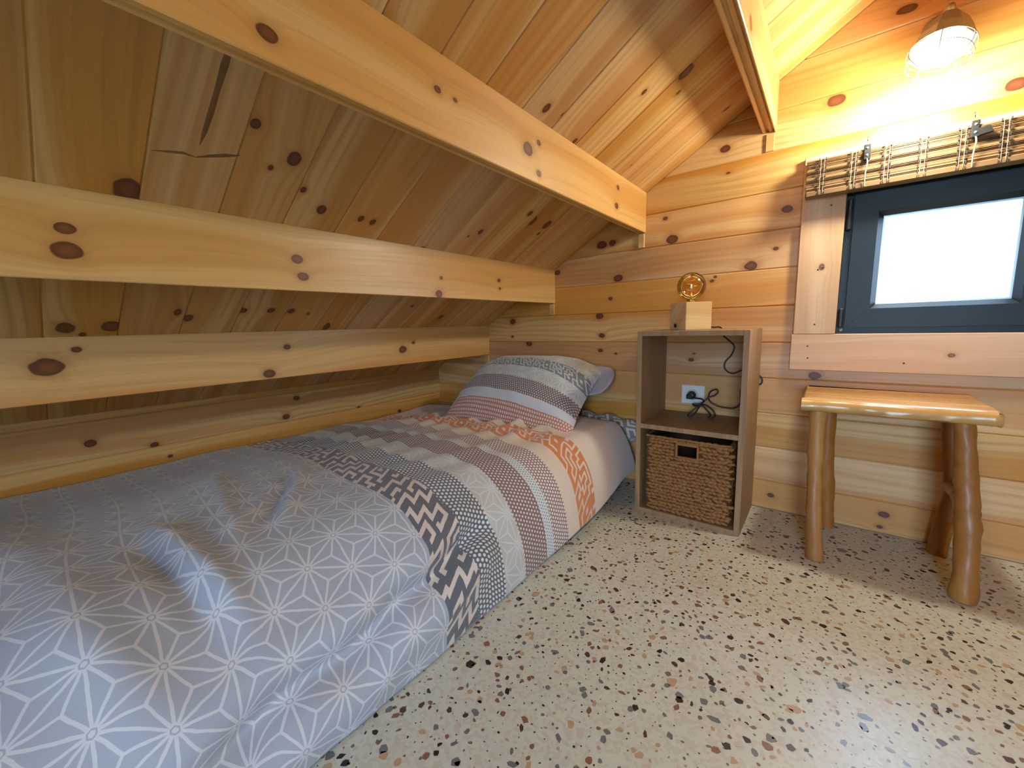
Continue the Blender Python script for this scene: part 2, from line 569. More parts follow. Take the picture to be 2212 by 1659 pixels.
# ceiling: lining slabs with the visible boards nailed below
cs = 1.0 / math.hypot(1, SLOPE)
sn = SLOPE * cs
mb = MB()
for sx in (0, 1):
    def P(x, dz):
        xx = x if not sx else 2 * XRIDGE - x
        return (xx, roof_z(x) + dz)
    lo = 0.0005 if sx else 0.028
    poly = [P(XL - 0.15, lo), P(XRIDGE, lo), P(XRIDGE, 0.14), P(XL - 0.15, 0.14)]
    if sx: poly = poly[::-1]
    mb.prism(poly, YF - 0.1, YB + 0.12, 'y')
ceiling = tag(mb.build('ceiling', M_SLAB), kind='structure')
E0 = (-2.05, roof_z(-2.05))
L = (XRIDGE - E0[0]) / cs
BW = 0.1362
Xr, Yr, Zr = (cs, 0, sn), (0, -1, 0), (sn, 0, -cs)
me_board = plank_mesh('ceiling_board', 0, L, BW, 0.018, M_PINE, ch=0.003)
yj = 1.717
while yj < YB - 0.01:
    yj += BW
k = 0
while yj > YF + 0.05:
    yt = min(yj, YB)
    me = me_board if yt == yj else plank_mesh('ceiling_board', 0, L, yt - (yj - BW), 0.018, M_PINE, ch=0.003)
    o = place('ceiling_board', me, basis(Xr, Yr, Zr, (E0[0], yt, E0[1])), ceiling)
    set_knots(o, [(kt, yt - ky, kr) for ky, kt, kr in K_ROOF if yj - BW <= ky < yt])
    yj -= BW
    k += 1

# resin streak and cracks in one of the boards
M_RESIN = plain('resin_pocket', (0.20, 0.085, 0.022), 0.35, var=0.3)
def resin(pts, w, name):
    vs, fs = [], []
    for k, (ky, kt) in enumerate(pts):
        ww = w * math.sin(math.pi * (k + 0.35) / (len(pts) - 0.3)) * (0.8 + 0.4 * ((k * 7) % 3) / 2)
        dx = (pts[min(k + 1, len(pts) - 1)][0] - pts[max(k - 1, 0)][0], pts[min(k + 1, len(pts) - 1)][1] - pts[max(k - 1, 0)][1])
        l_ = math.hypot(*dx)
        nx_, nt_ = -dx[1] / l_, dx[0] / l_
        for sg, hh in ((-1, 0.0001), (0, 0.0006), (1, 0.0001)):
            y_, t_ = ky + sg * ww * nx_, kt + sg * ww * nt_
            vs.append((E0[0] + cs * t_ + sn * hh, y_, E0[1] + sn * t_ - cs * hh))
    for k in range(len(pts) - 1):
        for q_ in (0, 1):
            fs.append((3 * k + q_, 3 * k + q_ + 1, 3 * k + q_ + 4, 3 * k + q_ + 3))
    m_b = MB()
    m_b.add(vs, fs)
    return m_b.build(name, M_RESIN, ceiling)
resin([(0.300, 1.535), (0.299, 1.48), (0.297, 1.43), (0.296, 1.38), (0.295, 1.335), (0.293, 1.29), (0.291, 1.262)], 0.0055, 'resin_streak')
resin([(0.224, 1.222), (0.248, 1.228), (0.270, 1.234), (0.289, 1.231)], 0.0028, 'resin_crack')
resin([(0.289, 1.231), (0.312, 1.243), (0.336, 1.254), (0.358, 1.262)], 0.0040, 'resin_crack')

# ------------------------------------------------------------------ roof beams (purlins)
BEAM_LBL = ['roof beam nearest the ridge, its sunlit side facing the caged wall lamp',
            'broad pale roof beam with grooved underside, second below the ridge',
            'honey pine roof beam in the middle of the slope above the bed',
            'lowest roof beam, with a large dark knot, just above the bed']
BX = [-0.190, -0.647, -1.106, -1.560]
BZ = [1.386, 1.118, 0.846, 0.575]
for i in range(4):
    xr, zb = BX[i], BZ[i]
    w = 0.044
    root = empty('roof_beam', (xr - w / 2, 0.2, zb))
    zt_r, zt_l = roof_z(xr) - 0.0005, roof_z(xr - w) - 0.0005
    # cross-section (x across, z up), seen along +Y; underside carries the tongue-and-groove profile
    prof = [(xr, zb + 0.002), (xr, zt_r), (xr - w, zt_l), (xr - w, zb + 0.010), (xr - w + 0.004, zb + 0.006), (xr - w + 0.012, zb + 0.006),
            (xr - w + 0.014, zb + 0.013), (xr - w + 0.021, zb + 0.013), (xr - w + 0.023, zb + 0.005), (xr - 0.012, zb + 0.005),
            (xr - 0.010, zb + 0.010), (xr - 0.006, zb + 0.010), (xr - 0.004, zb), (xr - 0.002, zb)]
    # local: X along world Y, Y along world Z, Z along world X
    loc = (xr, 0, zb)
    vs, n = [], len(prof)
    for yy in (YF + 0.02, YB - 0.0005):
        vs += [(yy, pz - zb, px - xr) for px, pz in prof]
    fs = [tuple(range(n))[::-1], tuple(range(n, 2 * n))] + [(a, (a + 1) % n, n + (a + 1) % n, n + a) for a in range(n)]
    mb = MB()
    mb.add(vs, fs)
    o = place('beam', mb.mesh('beam', M_BEAM), basis((0, 1, 0), (0, 0, 1), (1, 0, 0), loc), root)
    set_knots(o, [(ky, kz - zb, kr) for ky, kz, kr in K_BEAM[i]])
    tag(root, BEAM_LBL[i], 'beam', 'roof beams')
    # filler piece of the log notch below the beam end
    zf = max([z for z in zs if z < zb - 0.01])
    f = MB().cbox(xr - 0.030, xr - 0.004, YB - 0.007, YB + 0.01, zf + 0.003, zb - 0.002, 0.0015).build('notch_filler', M_BEAM, wall_back, origin=(xr - 0.02, YB, zf))

# ------------------------------------------------------------------ window
M_ANTH = plain('anthracite_frame', (0.007, 0.015, 0.023), 0.42, var=0.12, scale=200, spec=0.3)
M_RUBBER = plain('black_rubber', (0.008, 0.009, 0.011), 0.5)
M_ALU = plain('glazing_edge', (0.35, 0.45, 0.50), 0.3, metal=0.6)
t = NT('window_glass')
tr = t.n('ShaderNodeBsdfTransparent')
tr.inputs[0].default_value = (0.97, 0.99, 0.985, 1)
gl = t.n('ShaderNodeBsdfGlossy')
gl.inputs['Roughness'].default_value = 0.02
mx = t.n('ShaderNodeMixShader')
mx.inputs[0].default_value = 0.06
t.t.links.new(tr.outputs[0], mx.inputs[1])
t.t.links.new(gl.outputs[0], mx.inputs[2])
t.t.links.new(mx.outputs[0], t.out.inputs[0])
M_GLASS = t.mat


def ring_bars(x0, x1, z0, z1, w, y0, y1, bev=0.0, bdepth=0.0):
    """four mitred bars (left, right, bottom, top); bev = width of the sloped inner edge falling back by bdepth"""
    out = []
    A = [(x0, z0), (x1, z0), (x1, z1), (x0, z1)]
    B = [(x0 + w - bev, z0 + w - bev), (x1 - w + bev, z0 + w - bev), (x1 - w + bev, z1 - w + bev), (x0 + w - bev, z1 - w + bev)]
    C = [(x0 + w, z0 + w), (x1 - w, z0 + w), (x1 - w, z1 - w), (x0 + w, z1 - w)]
    g = 0.0004
    for i in range(4):
        j = (i + 1) % 4
        mb = MB()
        vs = [(*A[i],), (*A[j],), (*B[j],), (*B[i],), (*C[j],), (*C[i],)]
        f = [(vs[0][0], y0, vs[0][1]), (vs[1][0], y0, vs[1][1]), (vs[2][0], y0, vs[2][1]), (vs[3][0], y0, vs[3][1]),
             (vs[4][0], y0 + bdepth, vs[4][1]), (vs[5][0], y0 + bdepth, vs[5][1])]
        b = [(p[0], y1, p[2]) for p in (f[0], f[1], f[4], f[5])]
        mb.add(f + b, [(0, 1, 2, 3), (3, 2, 4, 5), (1, 0, 6, 7), (5, 4, 8, 9), (0, 3, 5, 9, 6), (2, 1, 7, 8, 4), (7, 6, 9, 8)])
        # shrink a hair so that the mitres read as joints
        cx = sum(v[0] for v in mb.v) / len(mb.v); cz = sum(v[2] for v in mb.v) / len(mb.v)
        mb.v = [(cx + (v[0] - cx) * (1 - g * 4), v[1], cz + (v[2] - cz) * (1 - g * 4)) for v in mb.v]
        out.append(mb)
    return out


win = tag(empty('window_1', ((WX0 + WX1) / 2, YB, WZ0)), kind='structure')
for mb in ring_bars(WX0, WX1, WZ0, WZ1, 0.030, YB + 0.004, YB + 0.085):
    mb.build('frame_bar', M_ANTH, win)
sash = empty('sash', ((WX0 + WX1) / 2, YB, WZ0 + 0.02))
attach(sash, win)
for mb in ring_bars(WX0 + 0.020, WX1 - 0.020, WZ0 + 0.020, WZ1 - 0.020, 0.075, YB - 0.008, YB + 0.05, 0.014, 0.016):
    mb.build('sash_rail', M_ANTH, sash)
for mb in ring_bars(WX0 + 0.092, WX1 - 0.092, WZ0 + 0.092, WZ1 - 0.092, 0.008, YB + 0.012, YB + 0.03):
    mb.build('glazing_bead', M_ALU, sash)
MB().box(WX0 + 0.09, WX1 - 0.09, YB + 0.030, YB + 0.036, WZ0 + 0.09, WZ1 - 0.09).build('glass_pane', M_GLASS, sash)
MB().cbox(WX0 + 0.003, WX0 + 0.017, YB - 0.018, YB + 0.005, WZ1 - 0.13, WZ1 - 0.03, 0.004).build('hinge_cover', M_RUBBER, win)
MB().cbox(WX0 + 0.003, WX0 + 0.017, YB - 0.016, YB + 0.005, WZ0 + 0.02, WZ0 + 0.085, 0.004).build('hinge_cover', M_RUBBER, win)
MB().lathe([(0, 0.004), (0.004, 0.003), (0.006, 0)], 12, basis((1, 0, 0), (0, 0, 1), (0, -1, 0), (WX0 + 0.012, YB - 0.003, WZ0 + 0.014))).build('hinge_screw', M_ALU, win, smooth=True)

# wooden casing boards round the window
CT = 0.021
M_NAIL = plain('nail_hole', (0.05, 0.025, 0.015), 0.6)


def casing(x0, x1, z0, z1, horizontal, label, nails, knots=()):
    w = (z1 - z0) if horizontal else (x1 - x0)
    me = plank_mesh('casing_board', 0, (x1 - x0) if horizontal else (z1 - z0), w, CT, M_TRIM, ch=0.002)
    M = basis((1, 0, 0), (0, 0, 1), (0, -1, 0), (x0, YB - CT, z0)) if horizontal else basis((0, 0, 1), (-1, 0, 0), (0, -1, 0), (x1, YB - CT, z0))
    o = place('casing_board', me, M, win)
    if knots: set_knots(o, knots)
    for nx, nz in nails:
        MB().lathe([(0, 0.0008), (0.0024, 0.0006), (0.0028, 0)], 8, basis((1, 0, 0), (0, 0, 1), (0, -1, 0), (nx, YB - CT, nz))).build('nail', M_NAIL, o, smooth=True)
    return o


casing(-0.100, 0.018, 0.683, 1.27, False, '', [(-0.04, 0.715), (-0.042, 0.90), (-0.030, 0.905), (-0.02, 1.105)], [(0.225, 0.05, 0.010)])
casing(0.502, 0.620, 0.683, 1.27, False, '', [(0.56, 0.715), (0.56, 0.90)])
casing(-0.103, 0.623, 0.555, 0.6815, True, '', [(-0.055, 0.640), (-0.052, 0.598), (0.195, 0.588), (0.57, 0.64)], [(0.40, 0.06, 0.008)])
casing(0.0185, 0.5015, 1.1485, 1.27, True, '', [])

# glazed door in the wall behind the camera, the second source of daylight
door = tag(empty('door_1', (0.45, YF, 0)), kind='structure')
for mb in ring_bars(0.052, 0.848, 0.002, 1.518, 0.07, YF - 0.08, YF + 0.0):
    mb.build('door_rail', M_ANTH, door)
MB().box(0.118, 0.782, YF - 0.05, YF - 0.044, 0.068, 1.452).build('door_glass', M_GLASS, door)
hb = MB().cbox(0.07, 0.09, YF - 0.001, YF + 0.008, 0.68, 0.82, 0.003)
hb.tube([(0.08, YF + 0.008, 0.78), (0.08, YF + 0.04, 0.78), (0.19, YF + 0.042, 0.78)], 0.007, 8)
hb.build('door_handle', M_ALU, door)

# ground outside
tg = NT('meadow')
gtc = tg.n('ShaderNodeTexCoord').outputs['Object']
gm = tg.set(color=tg.mix(tg.noise(gtc, 3.0, 5.0), (0.10, 0.13, 0.05), (0.22, 0.22, 0.12)), rough=0.95)
tag(MB().box(-30, 30, -30, 30, -0.6, -0.35).build('ground', gm), kind='structure')

# ================================================================== BEDDING
# printed fabric: UV x = metres across the bed, UV y = metres along the bed (bands lie at constant y)
MAZE = ['.#..#....#....##....#...#....#',
        '.#..####.#..#..#..####..##..#.',
        '.#.....#.####..#..#......#..#.',
        '.####..#.......####..##..#..##',
        '....#..####.##.......#...#....',
        '.##.#.....#..#..######...####.',
        '.#..####..#..#..#....#......#.',
        '.#.....#..####..#.##.#..##..#.',
        '.#####.#........#.#..#...#..##',
        '.......#..###...#.####...#....',
        '.###...#....#...#........###..']

MAZE2 = ['......#.........#......#........',
         '......#.........#......#........',
         '..#####...####..#..##..#...#####',
         '..#.......#..#..#..##..#...#....',
         '..#..######..#..####...#####....',
         '..#..#.......#......#......#....',
         '..#..#..######..###.####...#..##',
         '..#..#..#.........#....#...#..##',
         '..#..####...####..#..###...#....',
         '..#.........#..#..#..#.....#....',
         '..######..###..#..####..####....',
         '.......#..#....#........#.......',
         '..##...#..#....##########..##...',
         '..##...#..#................##...']


class Print(NT):
    def uv(s):
        nd = s.n('ShaderNodeUVMap', uv_map='print')
        u, v, _ = s.xyz(nd.outputs[0])
        wob = s.noise(nd.outputs[0], 60.0, 1.0)
        s.u = s.m('MULTIPLY_ADD', wob, 0.003, u)
        s.v = s.m('MULTIPLY_ADD', s.noise(nd.outputs[0], 47.0, 1.0), 0.003, v)
        s.u0, s.v0 = u, v

    def band(s, lo, hi, scal=0.0):
        v = s.v
        if scal:
            v = s.m('MULTIPLY_ADD', s.m('SINE', s.m('MULTIPLY', s.u, 6.283 / 0.0125)), scal, v)
        return s.m('MULTIPLY', s.m('GREATER_THAN', v, lo), s.m('LESS_THAN', v, hi))

    def stars(s, d, lw):
        """hemp-leaf star lattice: returns line mask"""
        h = d * math.sqrt(3) / 2
        k = math.sqrt(3) / 2
        p = s.m('FRACT', s.m('DIVIDE', s.v, h))
        q = s.m('FRACT', s.m('DIVIDE', s.m('SUBTRACT', s.m('MULTIPLY', s.u, k), s.m('MULTIPLY', s.v, 0.5)), h))
        r = s.m('FRACT', s.m('DIVIDE', s.m('ADD', s.m('MULTIPLY', s.u, -k), s.m('MULTIPLY', s.v, -0.5)), h))
        sm = s.m('ADD', s.m('ADD', p, q), r)
        big = s.m('GREATER_THAN', sm, 1.5)
        def fl(a):   # a -> 1-a in the other triangle kind
            return s.m('ADD', s.m('MULTIPLY', a, s.m('SUBTRACT', 1.0, s.m('MULTIPLY', big, 2.0))), big)
        a, b, c = fl(p), fl(q), fl(r)
        mn = s.m('MINIMUM', s.m('MINIMUM', a, b), c)
        mxx = s.m('MAXIMUM', s.m('MAXIMUM', a, b), c)
        mid = s.m('SUBTRACT', s.m('SUBTRACT', s.m('ADD', s.m('ADD', a, b), c), mn), mxx)
        de = s.m('MULTIPLY', mn, h)
        ds = s.m('MULTIPLY', s.m('SUBTRACT', mid, mn), h * 0.577)
        line = s.step(s.m('MINIMUM', de, ds), lw * 0.42, lw * 0.62, 1.0, 0.0)
        dc = s.m('MULTIPLY', s.m('SUBTRACT', 1.0, mxx), h)
        keep = s.m('GREATER_THAN', dc, lw * 1.35)
        dot = s.m('LESS_THAN', dc, lw * 0.85)
        return s.m('MAXIMUM', s.m('MULTIPLY', line, keep), dot)

    def dots(s, sp, rad):
        row = s.m('DIVIDE', s.v0, sp * 0.866)
        rf = s.m('FLOOR', row)
        uu = s.m('ADD', s.m('DIVIDE', s.u0, sp), s.m('MULTIPLY', s.m('MODULO', rf, 2.0), 0.5))
        fx = s.m('MULTIPLY', s.m('SUBTRACT', s.m('FRACT', uu), 0.5), sp)
        fy = s.m('MULTIPLY', s.m('SUBTRACT', s.m('FRACT', row), 0.5), sp * 0.866)
        d = s.vm('LENGTH', s.vec(fx, fy))
        return s.step(d, rad * 0.85, rad * 1.1, 1.0, 0.0)

    def maze(s, v0, cell, shear=0.6, shift=0.0, bm=MAZE):
        n = len(bm[0])
        vv = s.m('SUBTRACT', s.v, v0)
        row = s.m('FLOOR', s.m('DIVIDE', vv, cell))
        uu = s.m('ADD', s.m('MULTIPLY_ADD', vv, shear, s.u), shift)
        f = s.m('FRACT', s.m('DIVIDE', uu, cell * n))
        tot = None
        for i, rw in enumerate(bm):
            cr = s.n('ShaderNodeValToRGB')
            cr.color_ramp.interpolation = 'CONSTANT'
            el = cr.color_ramp.elements
            stops = [(0, rw[0] == '#')]
            for k in range(1, n):
                if (rw[k] == '#') != stops[-1][1]:
                    stops.append((k, rw[k] == '#'))
            while len(el) < len(stops):
                el.new(0.5)
            while len(el) > len(stops):
                el.remove(el[-1])
            for e, (k, on) in zip(el, stops):
                e.position = k / n
                e.color = (1, 1, 1, 1) if on else (0, 0, 0, 1)
            s.put(cr.inputs[0], f)
            w = s.m('MULTIPLY', s.m('COMPARE', row, float(i), 0.4), cr.outputs[0])
            tot = w if tot is None else s.m('ADD', tot, w)
        return tot

    def finish(s, col):
        tcn = s.n('ShaderNodeUVMap', uv_map='print').outputs[0]
        weave = s.noise(tcn, 900.0, 1.0)
        s.bump(weave, 0.08, 0.0006)
        return s.set(color=col, rough=0.88, sheen=0.25, spec=0.15)


C_BLUEG = (0.37, 0.405, 0.455)
C_LINE = (0.59, 0.60, 0.60)
C_CHAR = (0.13, 0.135, 0.15)
C_CREAM = (0.72, 0.60, 0.49)
C_LIGHT = (0.50, 0.50, 0.46)
C_BROWN = (0.25, 0.155, 0.125)
C_ORANGE = (0.66, 0.235, 0.085)
C_WHITE = (0.66, 0.68, 0.66)

# bands along the bed (metres, at the wall-side reference line)
B1, B2, B3, B4, B5, B6, B7, B8, B9 = 0.635, 0.750, 0.860, 0.955, 1.070, 1.108, 1.190, 1.262, 1.385
p = Print('duvet_print')
p.uv()
star = p.stars(0.090, 0.0042)
col = p.mix(star, C_BLUEG, C_LINE)
mz = p.maze(B1, (B2 - B1) / 9, 0.7, 0.0, MAZE[:9])
col = p.mix(p.band(B1, B2 + 0.01), col, p.mix(mz, C_CHAR, (0.66, 0.57, 0.49)))
col = p.mix(p.band(B2, B3, 0.002), col, p.mix(p.dots(0.0140, 0.0045), C_CHAR, C_WHITE))
col = p.mix(p.band(B3, B4), col, p.mix(star, C_LIGHT, C_LINE))
col = p.mix(p.band(B4, B5, 0.002), col, p.mix(p.dots(0.0132, 0.0034), C_BROWN, C_WHITE))
col = p.mix(p.band(B5, B6, 0.001), col, p.mix(p.dots(0.0105, 0.0033), C_WHITE, (0.30, 0.34, 0.36)))
col = p.mix(p.band(B6, B7, 0.002), col, p.mix(p.dots(0.0125, 0.0046), C_BROWN, (0.74, 0.66, 0.60)))
col = p.mix(p.m('GREATER_THAN', p.v, B7), col, C_CREAM)
mz2 = p.maze(B8, (B9 - B8) / len(MAZE2), 0.5, 0.11, MAZE2)
col = p.mix(p.band(B8, B9), col, p.mix(mz2, C_ORANGE, C_CREAM))
M_DUVET = p.finish(col)

# bed base and mattress ------------------------------------------------
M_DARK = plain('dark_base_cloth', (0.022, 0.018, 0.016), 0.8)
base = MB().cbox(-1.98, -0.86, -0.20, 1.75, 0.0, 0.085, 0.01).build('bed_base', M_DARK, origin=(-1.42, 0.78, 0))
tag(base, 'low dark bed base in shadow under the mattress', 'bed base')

p = Print('sheet_print')
p.uv()
M_SHEET = p.finish(p.mix(p.maze(0.0, 0.0105, 0.3), (0.24, 0.21, 0.17), (0.58, 0.54, 0.45)))


def rounded_slab(name, x0, x1, y0, y1, z0, z1, r, mat, sub=5):
    mb = MB()
    prof = []
    for k in range(sub + 1):
        a = math.pi / 2 * k / sub
        prof.append((r - r * math.sin(a), z0 + r - r * math.cos(a)) if False else (r - r * math.sin(a), z0 + r * (1 - math.cos(a))))
    for k in range(sub + 1):
        a = math.pi / 2 * k / sub
        prof.append((r - r * math.cos(a), z1 - r * (1 - math.sin(a))))
    def loop(ins):
        pts = []
        rr = max(0.10 - ins, 0.02)
        for cx, cy, a0 in ((x1 - ins - rr, y1 - ins - rr, 0), (x0 + ins + rr, y1 - ins - rr, 90), (x0 + ins + rr, y0 + ins + rr, 180), (x1 - ins - rr, y0 + ins + rr, 270)):
            for k in range(7):
                a = math.radians(a0 + 15 * k)
                pts.append((cx + rr * math.cos(a), cy + rr * math.sin(a)))
        return pts
    rings = [[(a, b, z) for a, b in loop(i)] for i, z in prof]
    n = len(rings[0])
    vs = [q for rg in rings for q in rg]
    fs = [(i * n + k, i * n + (k + 1) % n, (i + 1) * n + (k + 1) % n, (i + 1) * n + k) for i in range(len(rings) - 1) for k in range(n)]
    fs += [tuple(range(n))[::-1], tuple((len(rings) - 1) * n + k for k in range(n))]
    mb.add(vs, fs)
    o = mb.build(name, mat, smooth=True, origin=((x0 + x1) / 2, (y0 + y1) / 2, z0))
    uv = o.data.uv_layers.new(name='print')
    for l in o.data.loops:
        c = o.data.vertices[l.vertex_index].co
        uv.data[l.index].uv = (c.x + c.z, (c.y + 0.3 * c.z) % 0.1155)
    return o


mat_o = rounded_slab('mattress', -1.995, -0.80, -0.20, 1.768, 0.087, 0.215, 0.05, M_SHEET)
tag(mat_o, 'thin mattress in a grey patterned sheet, showing at the head end', 'mattress')

# cloth tucked between bed head and gable wall
mb = MB()
NU, NV = 40, 14
vs, fs = [], []
for j in range(NV + 1):
    for i in range(NU + 1):
        a, b = i / NU, j / NV * 2 * math.pi
        x = -1.05 + 0.42 * a
        e = (1 - abs(2 * a - 1) ** 6) ** 0.5
        ry, rz = 0.034 * e + 0.003, (0.050 + 0.006 * math.sin(a * 23)) * e + 0.003
        vs.append((x, 1.744 + ry * math.cos(b) + 0.004 * math.sin(a * 31), 0.268 - 0.02 * a + rz * math.sin(b) + 0.004 * math.sin(a * 17 + 2 * b)))
for j in range(NV):
    for i in range(NU):
        q = j * (NU + 1) + i
        fs.append((q, q + 1, q + NU + 2, q + NU + 1))
mb.add(vs, fs)
fold = mb.build('folded_sheet', M_SHEET, smooth=True, origin=(-0.84, 1.727, 0.215))
uv = fold.data.uv_layers.new(name='print')
for l in fold.data.loops:
    c = fold.data.vertices[l.vertex_index].co
    uv.data[l.index].uv = (c.x, (c.y + c.z) % 0.1155)
tag(fold, 'grey and cream patterned sheet bunched between bed head, wall and shelf unit', 'sheet')


# duvet ------------------------------------------------------------------
def lerp_tab(tab, x):
    if x <= tab[0][0]: return tab[0][1]
    for (a, va), (b, vb) in zip(tab[:-1], tab[1:]):
        if x <= b:
            w = (x - a) / (b - a)
            w = w * w * (3 - 2 * w)
            return va + (vb - va) * w
    return tab[-1][1]


def sstep(a, b, x):
    w = min(max((x - a) / (b - a), 0), 1)
    return w * w * (3 - 2 * w)


def ridge(px, py, ax, ay, bx, by, w, h):
    """soft ridge along a segment in plan"""
    dx, dy = bx - ax, by - ay
    L2 = dx * dx + dy * dy
    s = ((px - ax) * dx + (py - ay) * dy) / L2
    e = math.exp(-max(0, max(-s, s - 1)) ** 2 * L2 / (2 * (w * 3.0) ** 2))
    s = min(max(s, 0), 1)
    d = ((px - ax) * dy - (py - ay) * dx) / math.sqrt(L2)
    return h * math.exp(-d * d / (2 * w * w)) * e


RIDGES = [(-1.06, 0.18, -0.85, 0.20, 0.020, 0.022), (-1.04, 0.135, -0.86, 0.155, 0.018, -0.016),
          (-1.20, 0.51, -1.03, 0.40, 0.016, 0.015), (-1.23, 0.475, -1.05, 0.36, 0.014, -0.011),
          (-1.20, 0.44, -1.06, 0.32, 0.015, 0.010), (-0.80, 0.04, -0.70, 0.10, 0.03, 0.012),
          (-1.35, 0.34, -1.00, 0.27, 0.020, 0.012), (-1.02, 1.56, -0.82, 1.28, 0.016, 0.012),
          (-1.13, 1.52, -0.95, 1.22, 0.018, 0.012), (-1.08, 1.53, -0.89, 1.25, 0.014, -0.010),
          (-1.60, -0.10, -1.10, 0.00, 0.05, 0.015), (-0.95, 0.02, -0.75, 0.05, 0.03, 0.010)]
NU1, NU2, NVV = 120, 70, 330
ya, yb = -0.47, 1.715
grid, uvs = [], []
for j in range(NVV + 1):
    y = ya + (yb - ya) * j / NVV
    xc = lerp_tab([(-0.3, -0.97), (0.3, -0.95), (0.8, -0.92), (1.15, -0.86), (1.45, -0.76), (1.72, -0.735)], y)
    zc = lerp_tab([(-0.3, 0.315), (0.4, 0.310), (0.9, 0.300), (1.3, 0.300), (1.6, 0.315), (1.72, 0.300)], y)
    xh = lerp_tab([(-0.3, -0.635), (0.4, -0.650), (1.0, -0.650), (1.4, -0.640), (1.72, -0.645)], y)
    zh = lerp_tab([(-0.3, 0.006), (0.9, 0.006), (1.25, 0.03), (1.6, 0.085)], y)
    zw = 0.248
    hs = 1.0
    if y < -0.20:
        hs = math.sqrt(max(0, 1 - ((-0.20 - y) / 0.28) ** 2))
    he = 1.0
    if y > 1.655:
        he = math.sqrt(max(0, 1 - ((y - 1.655) / 0.0605) ** 2))
    row = []
    for i in range(NU1 + NU2 + 1):
        if i <= NU1:
            a = i / NU1
            x = XL + 0.012 + (xc - XL - 0.012) * a
            z = zw + (zc - zw) * sstep(0.0, 1.0, a ** 0.8) + 0.012 * math.sin(math.pi * a)
            side = 0.0
        else:
            a = (i - NU1) / NU2
            th = math.pi / 2 * a
            x = xc + (xh - xc) * math.sin(th)
            z = zh + (zc - zh) * math.cos(th)
            side = a
        top = 1 - sstep(0.35, 0.8, side)
        d = 0.0
        for rg in RIDGES:
            d += ridge(x, y, *rg) * (1 - 0.5 * side)
        # ripples along the bed in the banded zone
        m = sstep(0.62, 0.85, y) * (1 - sstep(1.45, 1.6, y)) * sstep(-1.95, -1.75, x) * (1 - sstep(-0.98, -0.86, x))
        d += m * 0.0075 * (1 + 0.8 * noise.noise((x * 4, y * 4, 7.7))) * math.sin((x * 6.283 / 0.14) + 3.0 * math.sin(y * 3.6 + x) + 3.2 * noise.noise((x * 4, y * 2.5, 1.7)))
        d += 0.014 * noise.noise((x * 2.6, y * 2.6, 3.1)) + 0.006 * noise.noise((x * 7, y * 7, 9.1)) * (0.35 + 0.65 * top)
        # long crease low on the hanging side, flap below it swings out
        if side > 0:
            cm = sstep(0.02, 0.18, y) * (1 - sstep(0.70, 0.82, y))
            sc = 0.66 + 0.10 * math.sin(y * 5.0 + 0.6) + 0.05 * noise.noise((y * 6, 0, 0))
            d += cm * (-0.040 * math.exp(-((side - sc) / 0.05) ** 2) + 0.026 * math.exp(-((side - sc - 0.15) / 0.09) ** 2) + 0.014 * math.exp(-((side - sc + 0.14) / 0.08) ** 2))
            d += 0.006 * noise.noise((y * 5, side * 3, 4.0)) * side
        # displacement direction ~ normal
        nx = math.sin(math.pi / 2 * side) * 0.95
        nz = math.cos(math.pi / 2 * side)
        x += d * nx
        z += d * nz
        zfl = 0.225 if x < -0.80 else 0.004
        zbase = 0.006 if y < -0.2 else (0.222 if i <= NU1 else zh)
        z = zbase + (z - zbase) * (hs if y < -0.2 else he)
        z = max(z, 0.0035)
        row.append((x, y, z))
    grid.append(row)
    # arc length across
    acc, rr = 0.0, [0.0]
    for q0, q1 in zip(row[:-1], row[1:]):
        acc += math.hypot(q1[0] - q0[0], q1[2] - q0[2])
        rr.append(acc)
    uvs.append([(u, y + 0.075 * sstep(0.2, 1.6, u) + 0.006 * math.sin(u * 9)) for u in rr])
W = NU1 + NU2 + 1
mb = MB()
mb.v = [q for row in grid for q in row]
mb.f = [(j * W + i, j * W + i + 1, (j + 1) * W + i + 1, (j + 1) * W + i) for j in range(NVV) for i in range(W - 1)]
mb.mi = [0] * len(mb.f)
duvet = mb.build('duvet', M_DUVET, smooth=True, origin=(-1.35, 0.65, 0.006))
uv = duvet.data.uv_layers.new(name='print')
flat = [q for row in uvs for q in row]
for l in duvet.data.loops:
    uv.data[l.index].uv = flat[l.vertex_index]
sol = duvet.modifiers.new('thickness', 'SOLIDIFY')
sol.thickness = 0.004
sol.offset = -1.0
tag(duvet, 'grey duvet with star print and brown, charcoal and orange patterned bands', 'duvet')

# pillow -------------------------------------------------------------------
p = Print('pillow_print')
p.uv()
star = p.stars(0.075, 0.0035)
col = p.mix(star, (0.48, 0.49, 0.46), (0.62, 0.62, 0.58))
mzp = p.maze(0.275, 0.0056, 0.5, 0.05, MAZE2)
col = p.mix(p.band(0.275, 0.275 + 0.0056 * 14), col, p.mix(mzp, (0.22, 0.225, 0.225), (0.56, 0.57, 0.54)))
col = p.mix(p.band(0.108, 0.195, 0.002), col, p.mix(p.dots(0.0125, 0.0030), (0.22, 0.15, 0.135), C_WHITE))
col = p.mix(p.band(0.068, 0.108, 0.002), col, (0.62, 0.60, 0.58))
col = p.mix(p.m('LESS_THAN', p.v, 0.068), col, p.mix(p.dots(0.0125, 0.0042), (0.52, 0.20, 0.12), (0.78, 0.62, 0.52)))
M_PILLOW = p.finish(col)
M_PBACK = plain('pillow_back', (0.40, 0.39, 0.43), 0.9, var=0.04)
PW, PD, PT = 0.75, 0.46, 0.105
pil = empty('pillow', (-1.16, 1.58, 0.315))
pb = Vector((0.0, 0.33, 0.225)).normalized()
pn = Vector((0.0, -0.225, 0.33)).normalized()
pa = Vector((1, 0.0, 0.0))
PO = Vector((-1.165, 1.583, 0.437))
N1, N2 = 64, 48
